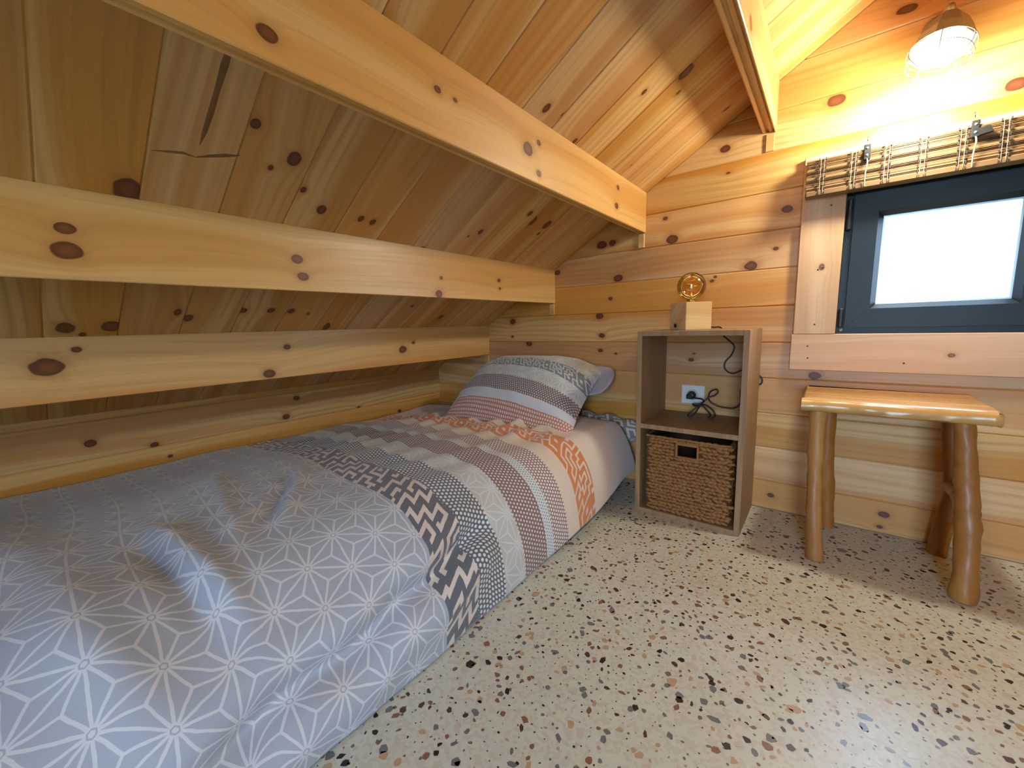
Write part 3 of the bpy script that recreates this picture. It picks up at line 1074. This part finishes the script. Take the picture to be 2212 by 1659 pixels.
for back in (0, 1):
    vs, uvl, fs = [], [], []
    for j in range(N2 + 1):
        for i in range(N1 + 1):
            a, b = -1 + 2 * i / N1, -1 + 2 * j / N2
            # corners pulled out, edges drawn in
            ea = a * (PW / 2) * (1 - 0.055 * (1 - abs(b) ** 2.5))
            eb = b * (PD / 2) * (1 - 0.06 * (1 - abs(a) ** 2.5))
            h = PT * (max(0, 1 - abs(a) ** 2.6) ** 0.62) * (max(0, 1 - abs(b) ** 2.4) ** 0.62)
            flat_edge = sstep(-1.0, -0.72, b)
            h *= 0.25 + 0.75 * flat_edge
            wr = 0.006 * noise.noise((a * 3.1, b * 3.3, 2.0)) + 0.003 * noise.noise((a * 8, b * 8, 5.0))
            if back:
                P = PO + pa * ea + pb * eb - pn * (h * 0.75)
            else:
                P = PO + pa * ea + pb * eb + pn * (h * 1.05 + (wr if h > 0.004 else 0))
            # front hem sags on the duvet, top rests on the wall
            P.z += -0.020 * (1 - sstep(-1, -0.5, b)) + 0.010 * math.sin(a * 3.0 + 1.0) * (1 - sstep(-1, -0.3, b))
            P.y -= 0.02 * (1 - sstep(-1, -0.5, b))
            P.z -= 0.05 * sstep(0.35, 1.0, b) * sstep(0.5, 1.0, abs(a))
            if P.y > YB - 0.008:
                P.z += (P.y - YB + 0.008) * 0.6
                P.y = YB - 0.008
            vs.append(P)
            uvl.append((ea + 0.5, (b + 1) / 2 * PD * 0.98 + 0.012 * math.sin(a * 2.4 + 0.5) + (0.075 * max(a, 0) ** 2 * sstep(-1.0, -0.2, b))))
    W2 = N1 + 1
    for j in range(N2):
        for i in range(N1):
            q = (j * W2 + i, j * W2 + i + 1, (j + 1) * W2 + i + 1, (j + 1) * W2 + i)
            fs.append(q[::-1] if back else q)
    mb = MB()
    mb.add(vs, fs)
    o = mb.build('pillow_back' if back else 'pillow_front', M_PBACK if back else M_PILLOW, pil, smooth=True)
    uv = o.data.uv_layers.new(name='print')
    for l in o.data.loops:
        uv.data[l.index].uv = uvl[l.vertex_index]
# loose flap of the pillowcase at the right-hand end
vs, fs = [], []
for j in range(13):
    for i in range(9):
        b, a = 0.02 + 0.84 * j / 12, i / 8
        eb = b * PD / 2
        P = PO + pa * (PW / 2 - 0.11 + a * (0.085 + 0.075 * math.sqrt(max(0, 1 - (2 * j / 12 - 1) ** 2)))) + pb * eb - pn * (0.010 + 0.006 * math.sin(b * 5 + a * 2))
        if P.y > YB - 0.006: P.y = YB - 0.006
        vs.append(P)
for j in range(12):
    for i in range(8):
        q = j * 9 + i
        fs.append((q, q + 1, q + 10, q + 9))
mb = MB()
mb.add(vs, fs)
fl_o = mb.build('pillowcase_flap', M_PBACK, pil, smooth=True)
sm = fl_o.modifiers.new('thickness', 'SOLIDIFY')
sm.thickness = 0.003
tag(pil, 'pillow in a printed case with orange dotted hem, leaning on the wall', 'pillow')

# ================================================================== SHELF UNIT
CX0, CX1, CY0, CY1, CZ = -0.563, -0.196, 1.488, 1.783, 0.706
t = NT('oak_melamine')
tc = t.n('ShaderNodeTexCoord').outputs['Object']
x, y, z = t.xyz(tc)
g = t.noise(t.vec(t.m('MULTIPLY', x, 60.0), t.m('MULTIPLY', y, 60.0), t.m('MULTIPLY', z, 4.0)), 1.0, 3.0, 0.6)
M_OAK = t.set(color=t.mix(t.step(g, 0.35, 0.7), (0.35, 0.210, 0.105), (0.27, 0.150, 0.066)), rough=0.5, spec=0.3)
cab = tag(empty('shelf_unit', ((CX0 + CX1) / 2, (CY0 + CY1) / 2, 0)), 'narrow open two-tier oak shelf unit between bed and stool', 'shelf unit')
TP = 0.018
MB().cbox(CX0, CX0 + TP, CY0, CY1, 0.0, CZ - 0.0003, 0.0008).build('side_panel', M_OAK, cab)
MB().cbox(CX1 - TP, CX1, CY0, CY1, 0.0, CZ - 0.0003, 0.0008).build('side_panel', M_OAK, cab)
MB().cbox(CX0 + TP, CX1 - TP, CY0, CY1, CZ - TP, CZ, 0.0008).build('top_panel', M_OAK, cab)
MB().cbox(CX0 + TP, CX1 - TP, CY0, CY1, 0.338, 0.338 + TP, 0.0008).build('shelf', M_OAK, cab)
MB().cbox(CX0 + TP, CX1 - TP, CY0, CY1, 0.0, TP, 0.0008).build('bottom_panel', M_OAK, cab)

# seagrass basket -----------------------------------------------------------
t = NT('seagrass')
tc = t.n('ShaderNodeTexCoord').outputs['Object']
x, y, z = t.xyz(tc)
g = t.noise(t.vec(t.m('MULTIPLY', x, 60.0), y, t.m('MULTIPLY', z, 300.0)), 1.0, 3.0)
g2 = t.noise(tc, 70.0, 1.0)
M_SEA = t.set(color=t.mix(g2, t.mix(g, (0.24, 0.095, 0.020), (0.40, 0.175, 0.038)), t.mix(g, (0.14, 0.055, 0.012), (0.33, 0.14, 0.032))), rough=0.6)
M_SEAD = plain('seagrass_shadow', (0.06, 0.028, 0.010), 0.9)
KX0, KX1, KY0, KY1, KZ0, KZ1 = -0.532, -0.232, 1.500, 1.772, 0.0195, 0.312
bk = tag(empty('storage_basket', ((KX0 + KX1) / 2, (KY0 + KY1) / 2, KZ0)), 'brown woven seagrass basket with handle slot, inside the shelf unit', 'basket')
HX0, HX1, HZ0, HZ1 = -0.412, -0.342, 0.246, 0.288
mb = MB()
w = 0.006
mb.box(KX0 + w, HX0, KY0 + 0.003, KY0 + 0.009, KZ0, KZ1 - 0.004)
mb.box(HX1, KX1 - w, KY0 + 0.003, KY0 + 0.009, KZ0, KZ1 - 0.004)
mb.box(HX0, HX1, KY0 + 0.003, KY0 + 0.009, KZ0, HZ0)
mb.box(HX0, HX1, KY0 + 0.003, KY0 + 0.009, HZ1, KZ1 - 0.004)
mb.box(KX0 + w, KX0 + 2 * w, KY0 + 0.009, KY1, KZ0, KZ1 - 0.004)
mb.box(KX1 - 2 * w, KX1 - w, KY0 + 0.009, KY1, KZ0, KZ1 - 0.004)
mb.box(KX0 + 2 * w, KX1 - 2 * w, KY1 - w, KY1, KZ0, KZ1 - 0.004)
mb.box(KX0 + 2 * w, KX1 - 2 * w, KY0 + 0.009, KY1 - w, KZ0, KZ0 + w)
mb.build('basket_body', M_SEAD, bk)


def leaf(mb, c, L, Wd, T, ang, ax, out):
    """lens-shaped piece of twisted grass: ax = in-plane horizontal axis, out = outward normal"""
    c = Vector(c)
    up = Vector((0, 0, 1))
    d1 = ax * math.cos(ang) + up * math.sin(ang)
    d2 = -ax * math.sin(ang) + up * math.cos(ang)
    vs = [c - d1 * L / 2, c + d1 * L / 2]
    for s_ in (-0.45, 0.0, 0.45):
        k = 1 - (abs(s_) * 1.25) ** 2
        for q, hh in ((-1, 0.0), (-0.5, 0.8), (0.1, 1.0), (0.7, 0.55), (1, 0.0)):
            vs.append(c + d1 * (s_ * L) + d2 * (q * Wd / 2 * k) + out * (hh * T * k))
    fs = [(0, 2 + i + 1, 2 + i) for i in range(4)] + [(1, 12 + i, 12 + i + 1) for i in range(4)]
    for s_ in range(2):
        for i in range(4):
            a = 2 + s_ * 5 + i
            fs.append((a, a + 1, a + 6, a + 5))
    mb.add(vs, fs)


mb = MB()
rows = 22
for face in ('front', 'right', 'left'):
    if face == 'front':
        ax, out, o0, o1 = Vector((1, 0, 0)), Vector((0, -1, 0)), KX0 + 0.006, KX1 - 0.006
    elif face == 'right':
        ax, out, o0, o1 = Vector((0, 1, 0)), Vector((1, 0, 0)), KY0 + 0.008, KY1
    else:
        ax, out, o0, o1 = Vector((0, 1, 0)), Vector((-1, 0, 0)), KY0 + 0.008, KY1
    for r in range(rows):
        zz = KZ0 + 0.006 + (KZ1 - KZ0 - 0.018) * r / (rows - 1)
        u = o0 + random.uniform(0, 0.012)
        while u < o1 - 0.006:
            L_ = random.uniform(0.017, 0.029)
            cu = u + L_ / 2
            if face == 'front':
                c = (cu, KY0 + 0.0035, zz + random.uniform(-0.0018, 0.0018))
                if HX0 - 0.011 < cu < HX1 + 0.011 and HZ0 - 0.009 < c[2] < HZ1 + 0.009:
                    u += L_ * 0.66
                    continue
            elif face == 'right':
                c = (KX1 - w - 0.0005, cu, zz)
            else:
                c = (KX0 + w + 0.0005, cu, zz)
            sgn = 1 if r % 2 else -1
            leaf(mb, c, L_, random.uniform(0.011, 0.0155), random.uniform(0.0045, 0.0085), sgn * random.uniform(0.10, 0.45) - 0.06, ax, out)
            u += L_ * random.uniform(0.60, 0.82)
wv = mb.build('weave', M_SEA, bk, smooth=True)
wv['kind'] = 'stuff'
mb = MB()
for s0, s1 in (((KX0 + 0.004, KY0 + 0.003), (KX1 - 0.004, KY0 + 0.003)), ((KX1 - 0.006, KY0 + 0.004), (KX1 - 0.006, KY1)), ((KX0 + 0.006, KY0 + 0.004), (KX0 + 0.006, KY1))):
    n = 40
    pts, rd = [], []
    for k in range(n + 1):
        a = k / n
        pts.append((s0[0] + (s1[0] - s0[0]) * a, s0[1] + (s1[1] - s0[1]) * a, KZ1 - 0.003 + random.uniform(-0.0012, 0.0012)))
        rd.append(0.0045 + 0.001 * math.sin(k * 2.1))
    mb.tube(pts, rd, 7)
mb.build('rim', M_SEA, bk, smooth=True)
mb = MB()
for x0, x1, z0, z1 in ((HX0 - 0.006, HX0 + 0.002, HZ0 - 0.004, HZ1 + 0.004), (HX1 - 0.002, HX1 + 0.006, HZ0 - 0.004, HZ1 + 0.004), (HX0, HX1, HZ0 - 0.005, HZ0 + 0.001), (HX0 - 0.004, HX1 + 0.004, HZ1, HZ1 + 0.012)):
    mb.cbox(x0, x1, KY0 - 0.002, KY0 + 0.010, z0, z1, 0.0015)
mb.build('handle_binding', M_SEA, bk)

# ================================================================== WALL SOCKET
M_PLAST = plain('white_plastic', (0.72, 0.71, 0.66), 0.35, var=0.02)
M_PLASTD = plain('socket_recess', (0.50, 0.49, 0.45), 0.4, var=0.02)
M_BLACK = plain('black_plastic', (0.010, 0.009, 0.009), 0.4)
SX, SZ = -0.4335, 0.4325
so = tag(empty('wall_socket', (SX, YB, SZ)), 'white square power socket on the wall behind the shelf unit', 'socket')
MB().cbox(SX - 0.044, SX + 0.047, YB - 0.009, YB, SZ - 0.040, SZ + 0.040, 0.003).build('cover_plate', M_PLAST, so)
MB().cbox(SX - 0.024, SX + 0.026, YB - 0.0115, YB - 0.008, SZ - 0.024, SZ + 0.024, 0.0015).build('insert', M_PLAST, so)
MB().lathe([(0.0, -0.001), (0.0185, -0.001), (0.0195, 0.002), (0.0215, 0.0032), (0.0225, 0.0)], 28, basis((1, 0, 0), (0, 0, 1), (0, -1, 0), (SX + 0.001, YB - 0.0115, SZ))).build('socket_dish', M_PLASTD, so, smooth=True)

# ================================================================== TABLE LAMP
LQ = 0.104
LX, LY = -0.414, 1.628
lamp = tag(empty('table_lamp', (LX, LY, CZ)), 'wooden cube table lamp with bare amber globe bulb on the shelf unit', 'lamp')
M_CUBE = pine('lamp_wood', (0.74, 0.52, 0.24), (0.64, 0.41, 0.16), (0.45, 0.25, 0.1), (0.55, 0.33, 0.13), ring=0.05, rand_knots=0.0, explicit=False, rough=0.45, freq=30)
me = MB().cbox(-LQ / 2, LQ / 2, -LQ / 2, LQ / 2, 0, LQ * 0.97, 0.0015).mesh('wooden_block', M_CUBE)
Rz = Matrix.Translation((LX, LY, CZ)) @ Matrix.Rotation(math.radians(47.6), 4, 'Z')
place('wooden_block', me, Rz, lamp)
# faces: local -Y looks to camera right, local -X to camera left
def lw(x, y, z): return Rz @ Vector((x, y, z))
sw = MB().lathe([(0, 0.004), (0.006, 0.004), (0.0075, 0.0025), (0.0075, 0)], 16, Rz @ basis((0, 1, 0), (0, 0, 1), (1, 0, 0), (0, 0, 0)) if False else Rz @ Matrix.Translation((-LQ / 2, 0.012, 0.017)) @ Matrix.Rotation(-math.pi / 2, 4, 'Y'))
sw.build('switch', M_BLACK, lamp, smooth=True)
M_BRASS = plain('brass', (0.70, 0.50, 0.22), 0.25, metal=1.0)
GC = Vector((LX, LY, CZ + LQ + 0.057))
GR = 0.050
t = NT('amber_glass')
tr = t.n('ShaderNodeBsdfTransparent')
tr.inputs[0].default_value = (0.94, 0.80, 0.50, 1)
gl = t.n('ShaderNodeBsdfGlossy')
gl.inputs['Roughness'].default_value = 0.03
gl.inputs['Color'].default_value = (1, 0.93, 0.8, 1)
lwn = t.n('ShaderNodeLayerWeight')
lwn.inputs[0].default_value = 0.28
mx = t.n('ShaderNodeMixShader')
t.t.links.new(t.m('MULTIPLY_ADD', lwn.outputs['Fresnel'], 0.75, 0.07), mx.inputs[0])
t.t.links.new(tr.outputs[0], mx.inputs[1])
t.t.links.new(gl.outputs[0], mx.inputs[2])
t.t.links.new(mx.outputs[0], t.out.inputs[0])
M_AMBER = t.mat
prof = []
for k in range(25):
    a = math.pi * (k / 24)
    r, h = GR * math.sin(a), -GR * math.cos(a)
    if h < 0 and r < 0.016: continue
    prof.append((r, h))
prof = [(0.013, -GR - 0.012), (0.0135, -GR - 0.004)] + prof
MB().lathe(prof, 36, Matrix.Translation(GC)).build('bulb', M_AMBER, lamp, smooth=True)
bulb_o = [c for c in lamp.children if c.name.startswith('bulb')][0]
MB().lathe([(0.0, 0), (0.014, 0), (0.014, 0.012), (0.0125, 0.014), (0, 0.014)], 20, Matrix.Translation((LX, LY, CZ + LQ * 0.97))).build('lamp_cap', M_BRASS, lamp, smooth=True)
fil = MB()
fp = []
for k in range(61):
    a = k / 60
    fp.append(GC + Vector((0.020 * math.cos(a * 12.57) * (0.6 + 0.4 * math.sin(a * 3.14)), 0.020 * math.sin(a * 12.57) * (0.6 + 0.4 * math.sin(a * 3.14)), -0.022 + 0.045 * a)))
fil.tube(fp, 0.0011, 5)
fil.tube([GC + Vector((0, 0, -0.058)), GC + Vector((0, 0, -0.022))], [0.005, 0.003], 8)
fil.build('filament', plain('filament_wire', (0.9, 0.62, 0.22), 0.3, metal=0.5), bulb_o, smooth=True)
# cable: from the cube over the back of the unit, out past its side, back to the plug
cb = [(-0.372, 1.700, 0.716), (-0.352, 1.735, 0.712), (-0.340, 1.772, 0.712), (-0.332, 1.7847, 0.700), (-0.327, 1.778, 0.679), (-0.310, 1.768, 0.665), (-0.287, 1.765, 0.643), (-0.284, 1.765, 0.627), (-0.293, 1.765, 0.602),
      (-0.312, 1.765, 0.576), (-0.314, 1.765, 0.553), (-0.302, 1.765, 0.537), (-0.285, 1.765, 0.531), (-0.270, 1.767, 0.536), (-0.251, 1.772, 0.546), (-0.222, 1.7845, 0.541),
      (-0.190, 1.7845, 0.518), (-0.1915, 1.7845, 0.492), (-0.222, 1.7845, 0.494), (-0.250, 1.770, 0.478), (-0.254, 1.765, 0.450), (-0.252, 1.765, 0.427), (-0.257, 1.765, 0.407), (-0.273, 1.762, 0.394),
      (-0.299, 1.760, 0.393), (-0.330, 1.758, 0.397), (-0.354, 1.755, 0.409), (-0.365, 1.752, 0.426), (-0.361, 1.750, 0.450), (-0.348, 1.750, 0.462), (-0.335, 1.750, 0.465), (-0.331, 1.750, 0.455),
      (-0.342, 1.748, 0.441), (-0.363, 1.745, 0.432), (-0.375, 1.740, 0.419), (-0.391, 1.735, 0.406), (-0.418, 1.728, 0.402), (-0.402, 1.720, 0.398), (-0.368, 1.712, 0.407), (-0.341, 1.705, 0.392),
      (-0.328, 1.700, 0.372), (-0.335, 1.690, 0.3605), (-0.348, 1.688, 0.3605), (-0.345, 1.700, 0.372), (-0.362, 1.708, 0.388), (-0.381, 1.712, 0.404), (-0.404, 1.710, 0.389), (-0.425, 1.700, 0.366), (-0.424, 1.690, 0.3605), (-0.408, 1.696, 0.364),
      (-0.390, 1.715, 0.395), (-0.378, 1.728, 0.416), (-0.386, 1.738, 0.424), (-0.410, 1.742, 0.425), (-0.428, 1.745, 0.427)]
MB().tube(spline(cb, 5), 0.0029, 8).build('cable', M_BLACK, lamp, smooth=True)
pg = MB().lathe([(0.0, 0.0), (0.0165, 0.0), (0.0175, 0.004), (0.016, 0.016), (0.011, 0.026), (0.0, 0.028)], 18, basis((1, 0, 0), (0, 0, 1), (0, -1, 0), (SX + 0.001, YB - 0.0145, SZ)))
pg.cbox(SX - 0.016, SX + 0.008, YB - 0.043, YB - 0.030, SZ - 0.014, SZ + 0.006, 0.003)
pg.build('plug', M_BLACK, lamp, smooth=False)

# ================================================================== STOOL
M_TEAK = pine('teak', (0.60, 0.36, 0.12), (0.44, 0.225, 0.060), (0.2, 0.08, 0.03), (0.36, 0.17, 0.05), ring=0.22, rand_knots=0.0, explicit=False, rough=0.26, coat=0.35, freq=30)
M_LEG = pine('branch_wood', (0.48, 0.225, 0.045), (0.33, 0.130, 0.022), (0.10, 0.035, 0.015), (0.28, 0.11, 0.03), ring=0.12, rand_knots=0.7, explicit=False, rough=0.45, coat=0.12, freq=24)
st = tag(empty('stool', (0.15, 1.60, 0)), 'rustic wooden stool with thick slab seat and branch legs below the window', 'stool')
SX0, SX1, SY0, SY1, SZ0, SZ1 = -0.050, 0.349, 1.468, 1.775, 0.462, 0.499
n = 48
vs, fs = [], []
prof = [(0.012, 0.0), (0.002, 0.006), (0.0, 0.016), (0.003, 0.028), (0.012, 0.035), (0.024, 0.037)]
outl = []
for k in range(n):
    a = k / n
    outl.append((SX0 + (SX1 - SX0) * a, SY0 + 0.004 * math.sin(a * 9) + 0.003 * noise.noise((a * 9, 1, 0)), 0, -1))
for k in range(10):
    a = k / 10
    outl.append((SX1 + 0.002 * math.sin(a * 7), SY0 + (SY1 - SY0) * a, 1, 0))
for k in range(n):
    a = k / n
    outl.append((SX1 - (SX1 - SX0) * a, SY1 - 0.003 * math.sin(a * 8), 0, 1))
for k in range(10):
    a = k / 10
    outl.append((SX0, SY1 - (SY1 - SY0) * a, -1, 0))
m_ = len(outl)
for q, (ins, h) in enumerate(prof):
    for i, (x, y, dx, dy) in enumerate(outl):
        wv_ = 0.004 * noise.noise((x * 14, y * 14, h * 60)) if dy == -1 else 0
        f_ = 0.35 if dx else 1.0
        vs.append((x - dx * ins * f_, y - dy * (ins + wv_), SZ0 + h + 0.002 * noise.noise((x * 6, y * 6, 0)) * (1 if h < 0.03 else 0.5)))
for q in range(len(prof) - 1):
    for i in range(m_):
        fs.append((q * m_ + i, q * m_ + (i + 1) % m_, (q + 1) * m_ + (i + 1) % m_, (q + 1) * m_ + i))
fs += [tuple(range(m_))[::-1], tuple((len(prof) - 1) * m_ + i for i in range(m_))]
mb = MB()
mb.add(vs, fs)
seat = mb.build('seat', M_TEAK, st)
auto_smooth(seat, 50)


def branch_leg(pts, rads, seed):
    """irregular branch; local X runs along the leg so that the grain does too"""
    pp = spline(pts, 8)
    rr = [rads[0] + (rads[-1] - rads[0]) * k / (len(pp) - 1) if len(rads) == 2 else lerp_tab([(q / (len(rads) - 1), v) for q, v in enumerate(rads)], k / (len(pp) - 1)) for k in range(len(pp))]
    rr = [r * (1 + 0.13 * noise.noise((k * 0.30, seed, 0))) for k, r in enumerate(rr)]
    mb = MB()
    mb.tube([(-p.z, p.x, p.y) for p in pp], rr, 16)
    # knobbly surface
    mb.v = [tuple(Vector(v) + Vector((0, 0.004 * noise.noise(Vector(v) * 38 + Vector((seed, 0, 0))), 0.004 * noise.noise(Vector(v) * 45 + Vector((0, seed, 9)))))) for v in mb.v]
    me = mb.mesh('leg', M_LEG, True)
    o = place('leg', me, basis((0, 0, -1), (1, 0, 0), (0, 1, 0), (0, 0, 0)), st)
    auto_smooth(o, 60)
    return o


branch_leg([(-0.008, 1.512, 0.470), (-0.006, 1.505, 0.33), (-0.001, 1.49, 0.18), (0.012, 1.478, 0.0)], [0.023, 0.021, 0.0195, 0.0205, 0.0235], 1)
branch_leg([(0.020, 1.735, 0.470), (0.022, 1.738, 0.30), (0.032, 1.745, 0.15), (0.040, 1.75, 0.0)], [0.022, 0.021, 0.022], 5)
branch_leg([(0.292, 1.515, 0.470), (0.305, 1.508, 0.34), (0.316, 1.495, 0.22), (0.322, 1.478, 0.10), (0.322, 1.466, 0.0)], [0.020, 0.022, 0.025, 0.024, 0.0275], 9)
branch_leg([(0.302, 1.725, 0.470), (0.316, 1.720, 0.32), (0.328, 1.715, 0.20), (0.318, 1.722, 0.09), (0.313, 1.727, 0.0)], [0.021, 0.022, 0.024, 0.023, 0.024], 13)
br = MB()
pp = spline([(0.316, 1.500, 0.225), (0.318, 1.56, 0.232), (0.320, 1.63, 0.236), (0.326, 1.715, 0.225)], 8)
br.tube(pp, [0.026 - 0.007 * math.sin(math.pi * k / (len(pp) - 1)) for k in range(len(pp))], 14)
brace = br.build('fork_brace', M_LEG, st, smooth=True)

# ================================================================== BAMBOO BLIND
t = NT('bamboo')
tc = t.n('ShaderNodeTexCoord').outputs['Object']
x, y, z = t.xyz(tc)
rnd = t.n('ShaderNodeObjectInfo').outputs['Random']
g = t.noise(t.vec(t.m('MULTIPLY', x, 5.0), t.m('MULTIPLY', y, 300.0), t.m('MULTIPLY_ADD', z, 300.0, t.m('MULTIPLY', rnd, 50.0))), 1.0, 2.0)
cA = t.mix(rnd, (0.14, 0.070, 0.024), (0.30, 0.185, 0.078))
M_BAMB = t.set(color=t.mix(t.m('MULTIPLY', g, 0.6), cA, (0.10, 0.05, 0.018)), rough=0.4)
M_BAMBD = plain('dark_bamboo', (0.10, 0.045, 0.018), 0.5, var=0.25)
M_CORD = plain('cream_cord', (0.36, 0.29, 0.20), 0.8)
M_THREAD = plain('black_thread', (0.03, 0.022, 0.016), 0.8)
BLX0, BLX1 = -0.090, 0.600
bl = tag(empty('bamboo_blind', ((BLX0 + BLX1) / 2, 1.745, 1.13)), 'folded bamboo slat blind hanging above the dark window', 'blind')
MB().cbox(BLX0, BLX1, 1.738, 1.764, 1.222, 1.250, 0.002).build('head_rail', M_BAMBD, bl)
rows = []
zc = 1.247
seq = ['t', 'd', 's', 's', 'w', 's', 'd', 's', 'w', 's', 's', 'd', 'w', 's', 's', 'w', 's', 'd', 's', 'w', 's', 's', 'd']
sizes = {'t': 0.005, 'd': 0.0035, 's': 0.0022, 'w': 0.0056}
k = 0
slat_meshes = {}
while zc > 1.148:
    c = seq[k % len(seq)]
    h = sizes[c]
    yy = 1.728 - 0.0040 * math.sin(k * 0.9) - 0.010 * (1.25 - zc) / 0.1
    if (c, h) not in slat_meshes:
        slat_meshes[c, h] = MB().cbox(0, BLX1 - BLX0, -0.0022, 0.0022, -h / 2, h / 2, min(0.001, h * 0.3)).mesh('slat', M_BAMBD if c == 'd' else M_BAMB)
    zc -= h / 2
    o = place('slat', slat_meshes[c, h], Matrix.Translation((BLX0 + random.uniform(-0.003, 0.002), yy, zc)), bl)
    zc -= h / 2 + 0.0005
    k += 1
MB().cbox(BLX0 - 0.001, BLX1, 1.708, 1.745, 1.128, 1.148, 0.004).build('bottom_fold', M_BAMB, bl)
for k in range(9):
    x = BLX0 + 0.040 + k * 0.077
    cm = MB()
    for dx in (-0.0045, 0.0045):
        pts = [(x + dx, 1.722 - 0.010 * (1.25 - z) / 0.1 - 0.004 - 0.002 * math.sin(z * 700), z) for z in np.linspace(1.246, 1.149, 26)]
        pts += [(x + dx, 1.7065, 1.146), (x + dx, 1.7065, 1.132)]
        cm.tube(pts, 0.0008, 5)
    co = cm.build('stitch_cord', M_CORD, bl, smooth=True)
    th_ = MB()
    for z in np.linspace(1.243, 1.136, 9):
        for dx in (-0.0085, 0.0085):
            th_.box(x + dx - 0.0010, x + dx + 0.0010, 1.7055 if z < 1.149 else 1.716 - 0.010 * (1.25 - z) / 0.1, 1.7085 if z < 1.149 else 1.722 - 0.010 * (1.25 - z) / 0.1, z - 0.0035, z + 0.0035)
    th_.build('thread', M_THREAD, bl)
for k, x in enumerate((0.057, 0.279)):
    MB().tube(spline([(x, 1.722, 1.222), (x + 0.002, 1.702, 1.20), (x - 0.001, 1.699, 1.165), (x, 1.7045, 1.131)], 6), 0.0019, 6).build('lift_cord', M_CORD, bl, smooth=True)
    hk = empty('hanging_clip', (x, 1.72, 1.21))
    MB().cbox(x - 0.008, x + 0.008, 1.716, 1.724, 1.217, 1.257, 0.002).cbox(x - 0.0085, x + 0.0085, 1.710, 1.724, 1.210, 1.232, 0.003).build('clip_body', M_BLACK, hk)
    for zz in (1.224, 1.246):
        MB().lathe([(0, 0.0025), (0.0025, 0.002), (0.0034, 0)], 10, basis((1, 0, 0), (0, 0, 1), (0, -1, 0), (x, 1.7095 if zz < 1.23 else 1.7155, zz))).build('rivet', M_ALU, hk, smooth=True)
    MB().tube([(x - 0.009, 1.724, 1.2575), (x + 0.009, 1.724, 1.2575), (x, 1.735, 1.281)], 0.0010, 6, close=True).build('wire_loop', M_ALU, hk)
    MB().tube(spline([(x, 1.764, 1.290), (x, 1.748, 1.288), (x - 0.001, 1.736, 1.280), (x, 1.738, 1.272), (x + 0.001, 1.744, 1.276)], 5), 0.0011, 6).build('screw_hook', M_BLACK, hk, smooth=True)
    if k == 1:
        MB().prism([(x + 0.006, 1.212), (x + 0.032, 1.216), (x + 0.024, 1.232), (x + 0.004, 1.230)], 1.700, 1.712, 'y').build('cord_lock', M_BLACK, hk)
    tag(hk, ['black hanging clip on the blind without a cord lock', 'black hanging clip on the blind with a wedge cord lock, below the wall lamp'][k], 'clip', 'hanging clips of the blind')

# ================================================================== WALL LAMP
M_STEEL = plain('galvanised_shade', (0.42, 0.44, 0.42), 0.32, metal=0.9, var=0.08)
M_WIRE = plain('cage_wire', (0.30, 0.30, 0.29), 0.3, metal=0.9)
t = NT('lit_bulb')
em = t.n('ShaderNodeEmission')
em.inputs[0].default_value = (1.0, 0.93, 0.80, 1)
em.inputs[1].default_value = 14.0
t.t.links.new(em.outputs[0], t.out.inputs[0])
M_LIT = t.mat
wl_base = Vector((0.196, YB, 1.545))
wl_open = Vector((0.183, 1.620, 1.425))          # centre of the shade's rim
axd = Vector((-0.12, -0.33, -0.94)).normalized()
wl = tag(empty('wall_lamp', wl_base), 'lit metal cage lamp on the gable wall above the blind', 'lamp')
q = axd.to_track_quat('Z', 'Y').to_matrix().to_4x4()
Ml = Matrix.Translation(wl_open) @ q             # local Z runs out of the opening
MB().lathe([(0, 0.014), (0.030, 0.014), (0.038, 0.009), (0.040, 0.0)], 24, basis((1, 0, 0), (0, 0, 1), (0, -1, 0), wl_base)).build('wall_plate', M_STEEL, wl, smooth=True)
arm_end = Ml @ Vector((0, 0, -0.088))
MB().tube(spline([wl_base + Vector((0, -0.012, 0)), wl_base + Vector((0, -0.05, 0.008)), arm_end - axd * 0.03, arm_end], 6), 0.009, 10).build('arm', M_STEEL, wl, smooth=True)
MB().lathe([(0.016, -0.092), (0.024, -0.088), (0.040, -0.066), (0.053, -0.035), (0.0625, 0.0), (0.0645, 0.002), (0.0640, 0.004), (0.0615, 0.002), (0.051, -0.035), (0.038, -0.064), (0.016, -0.086)], 8, Ml).build('shade', M_STEEL, wl)
cg = MB()
def cage_pt(r, h, a): return Ml @ Vector((r * math.cos(a), r * math.sin(a), h))
for h, r in ((0.006, 0.066), (0.034, 0.063), (0.058, 0.036)):
    cg.tube([cage_pt(r, h, 2 * math.pi * k / 32) for k in range(32)], 0.0013, 6, close=True)
for k in range(6):
    a = 2 * math.pi * k / 6 + 0.3
    cg.tube(spline([cage_pt(0.0655, 0.002, a), cage_pt(0.067, 0.018, a), cage_pt(0.062, 0.036, a), cage_pt(0.036, 0.058, a)], 5), 0.0012, 6)
cg.build('cage', M_WIRE, wl, smooth=True)
bc = Ml @ Vector((0, 0, -0.014))
bp = [(0.013, -0.075), (0.013, -0.055), (0.020, -0.042)]
for k in range(14):
    a = -0.75 + (math.pi / 2 + 0.75) * k / 13
    bp.append((0.036 * math.cos(a), 0.036 * math.sin(a)))
MB().lathe(bp, 20, Matrix.Translation(bc) @ q).build('lit_bulb', M_LIT, wl, smooth=True)
pl = bpy.data.lights.new('wall_lamp_light', 'POINT')
pl.color = (0.98, 0.95, 0.77)
pl.energy = 19.5
pl.shadow_soft_size = 0.045
plo = bpy.data.objects.new('wall_lamp_light', pl)
COL.objects.link(plo)
plo.matrix_basis = Matrix.Translation(Ml @ Vector((0, 0, 0.100)))
attach(plo, wl)
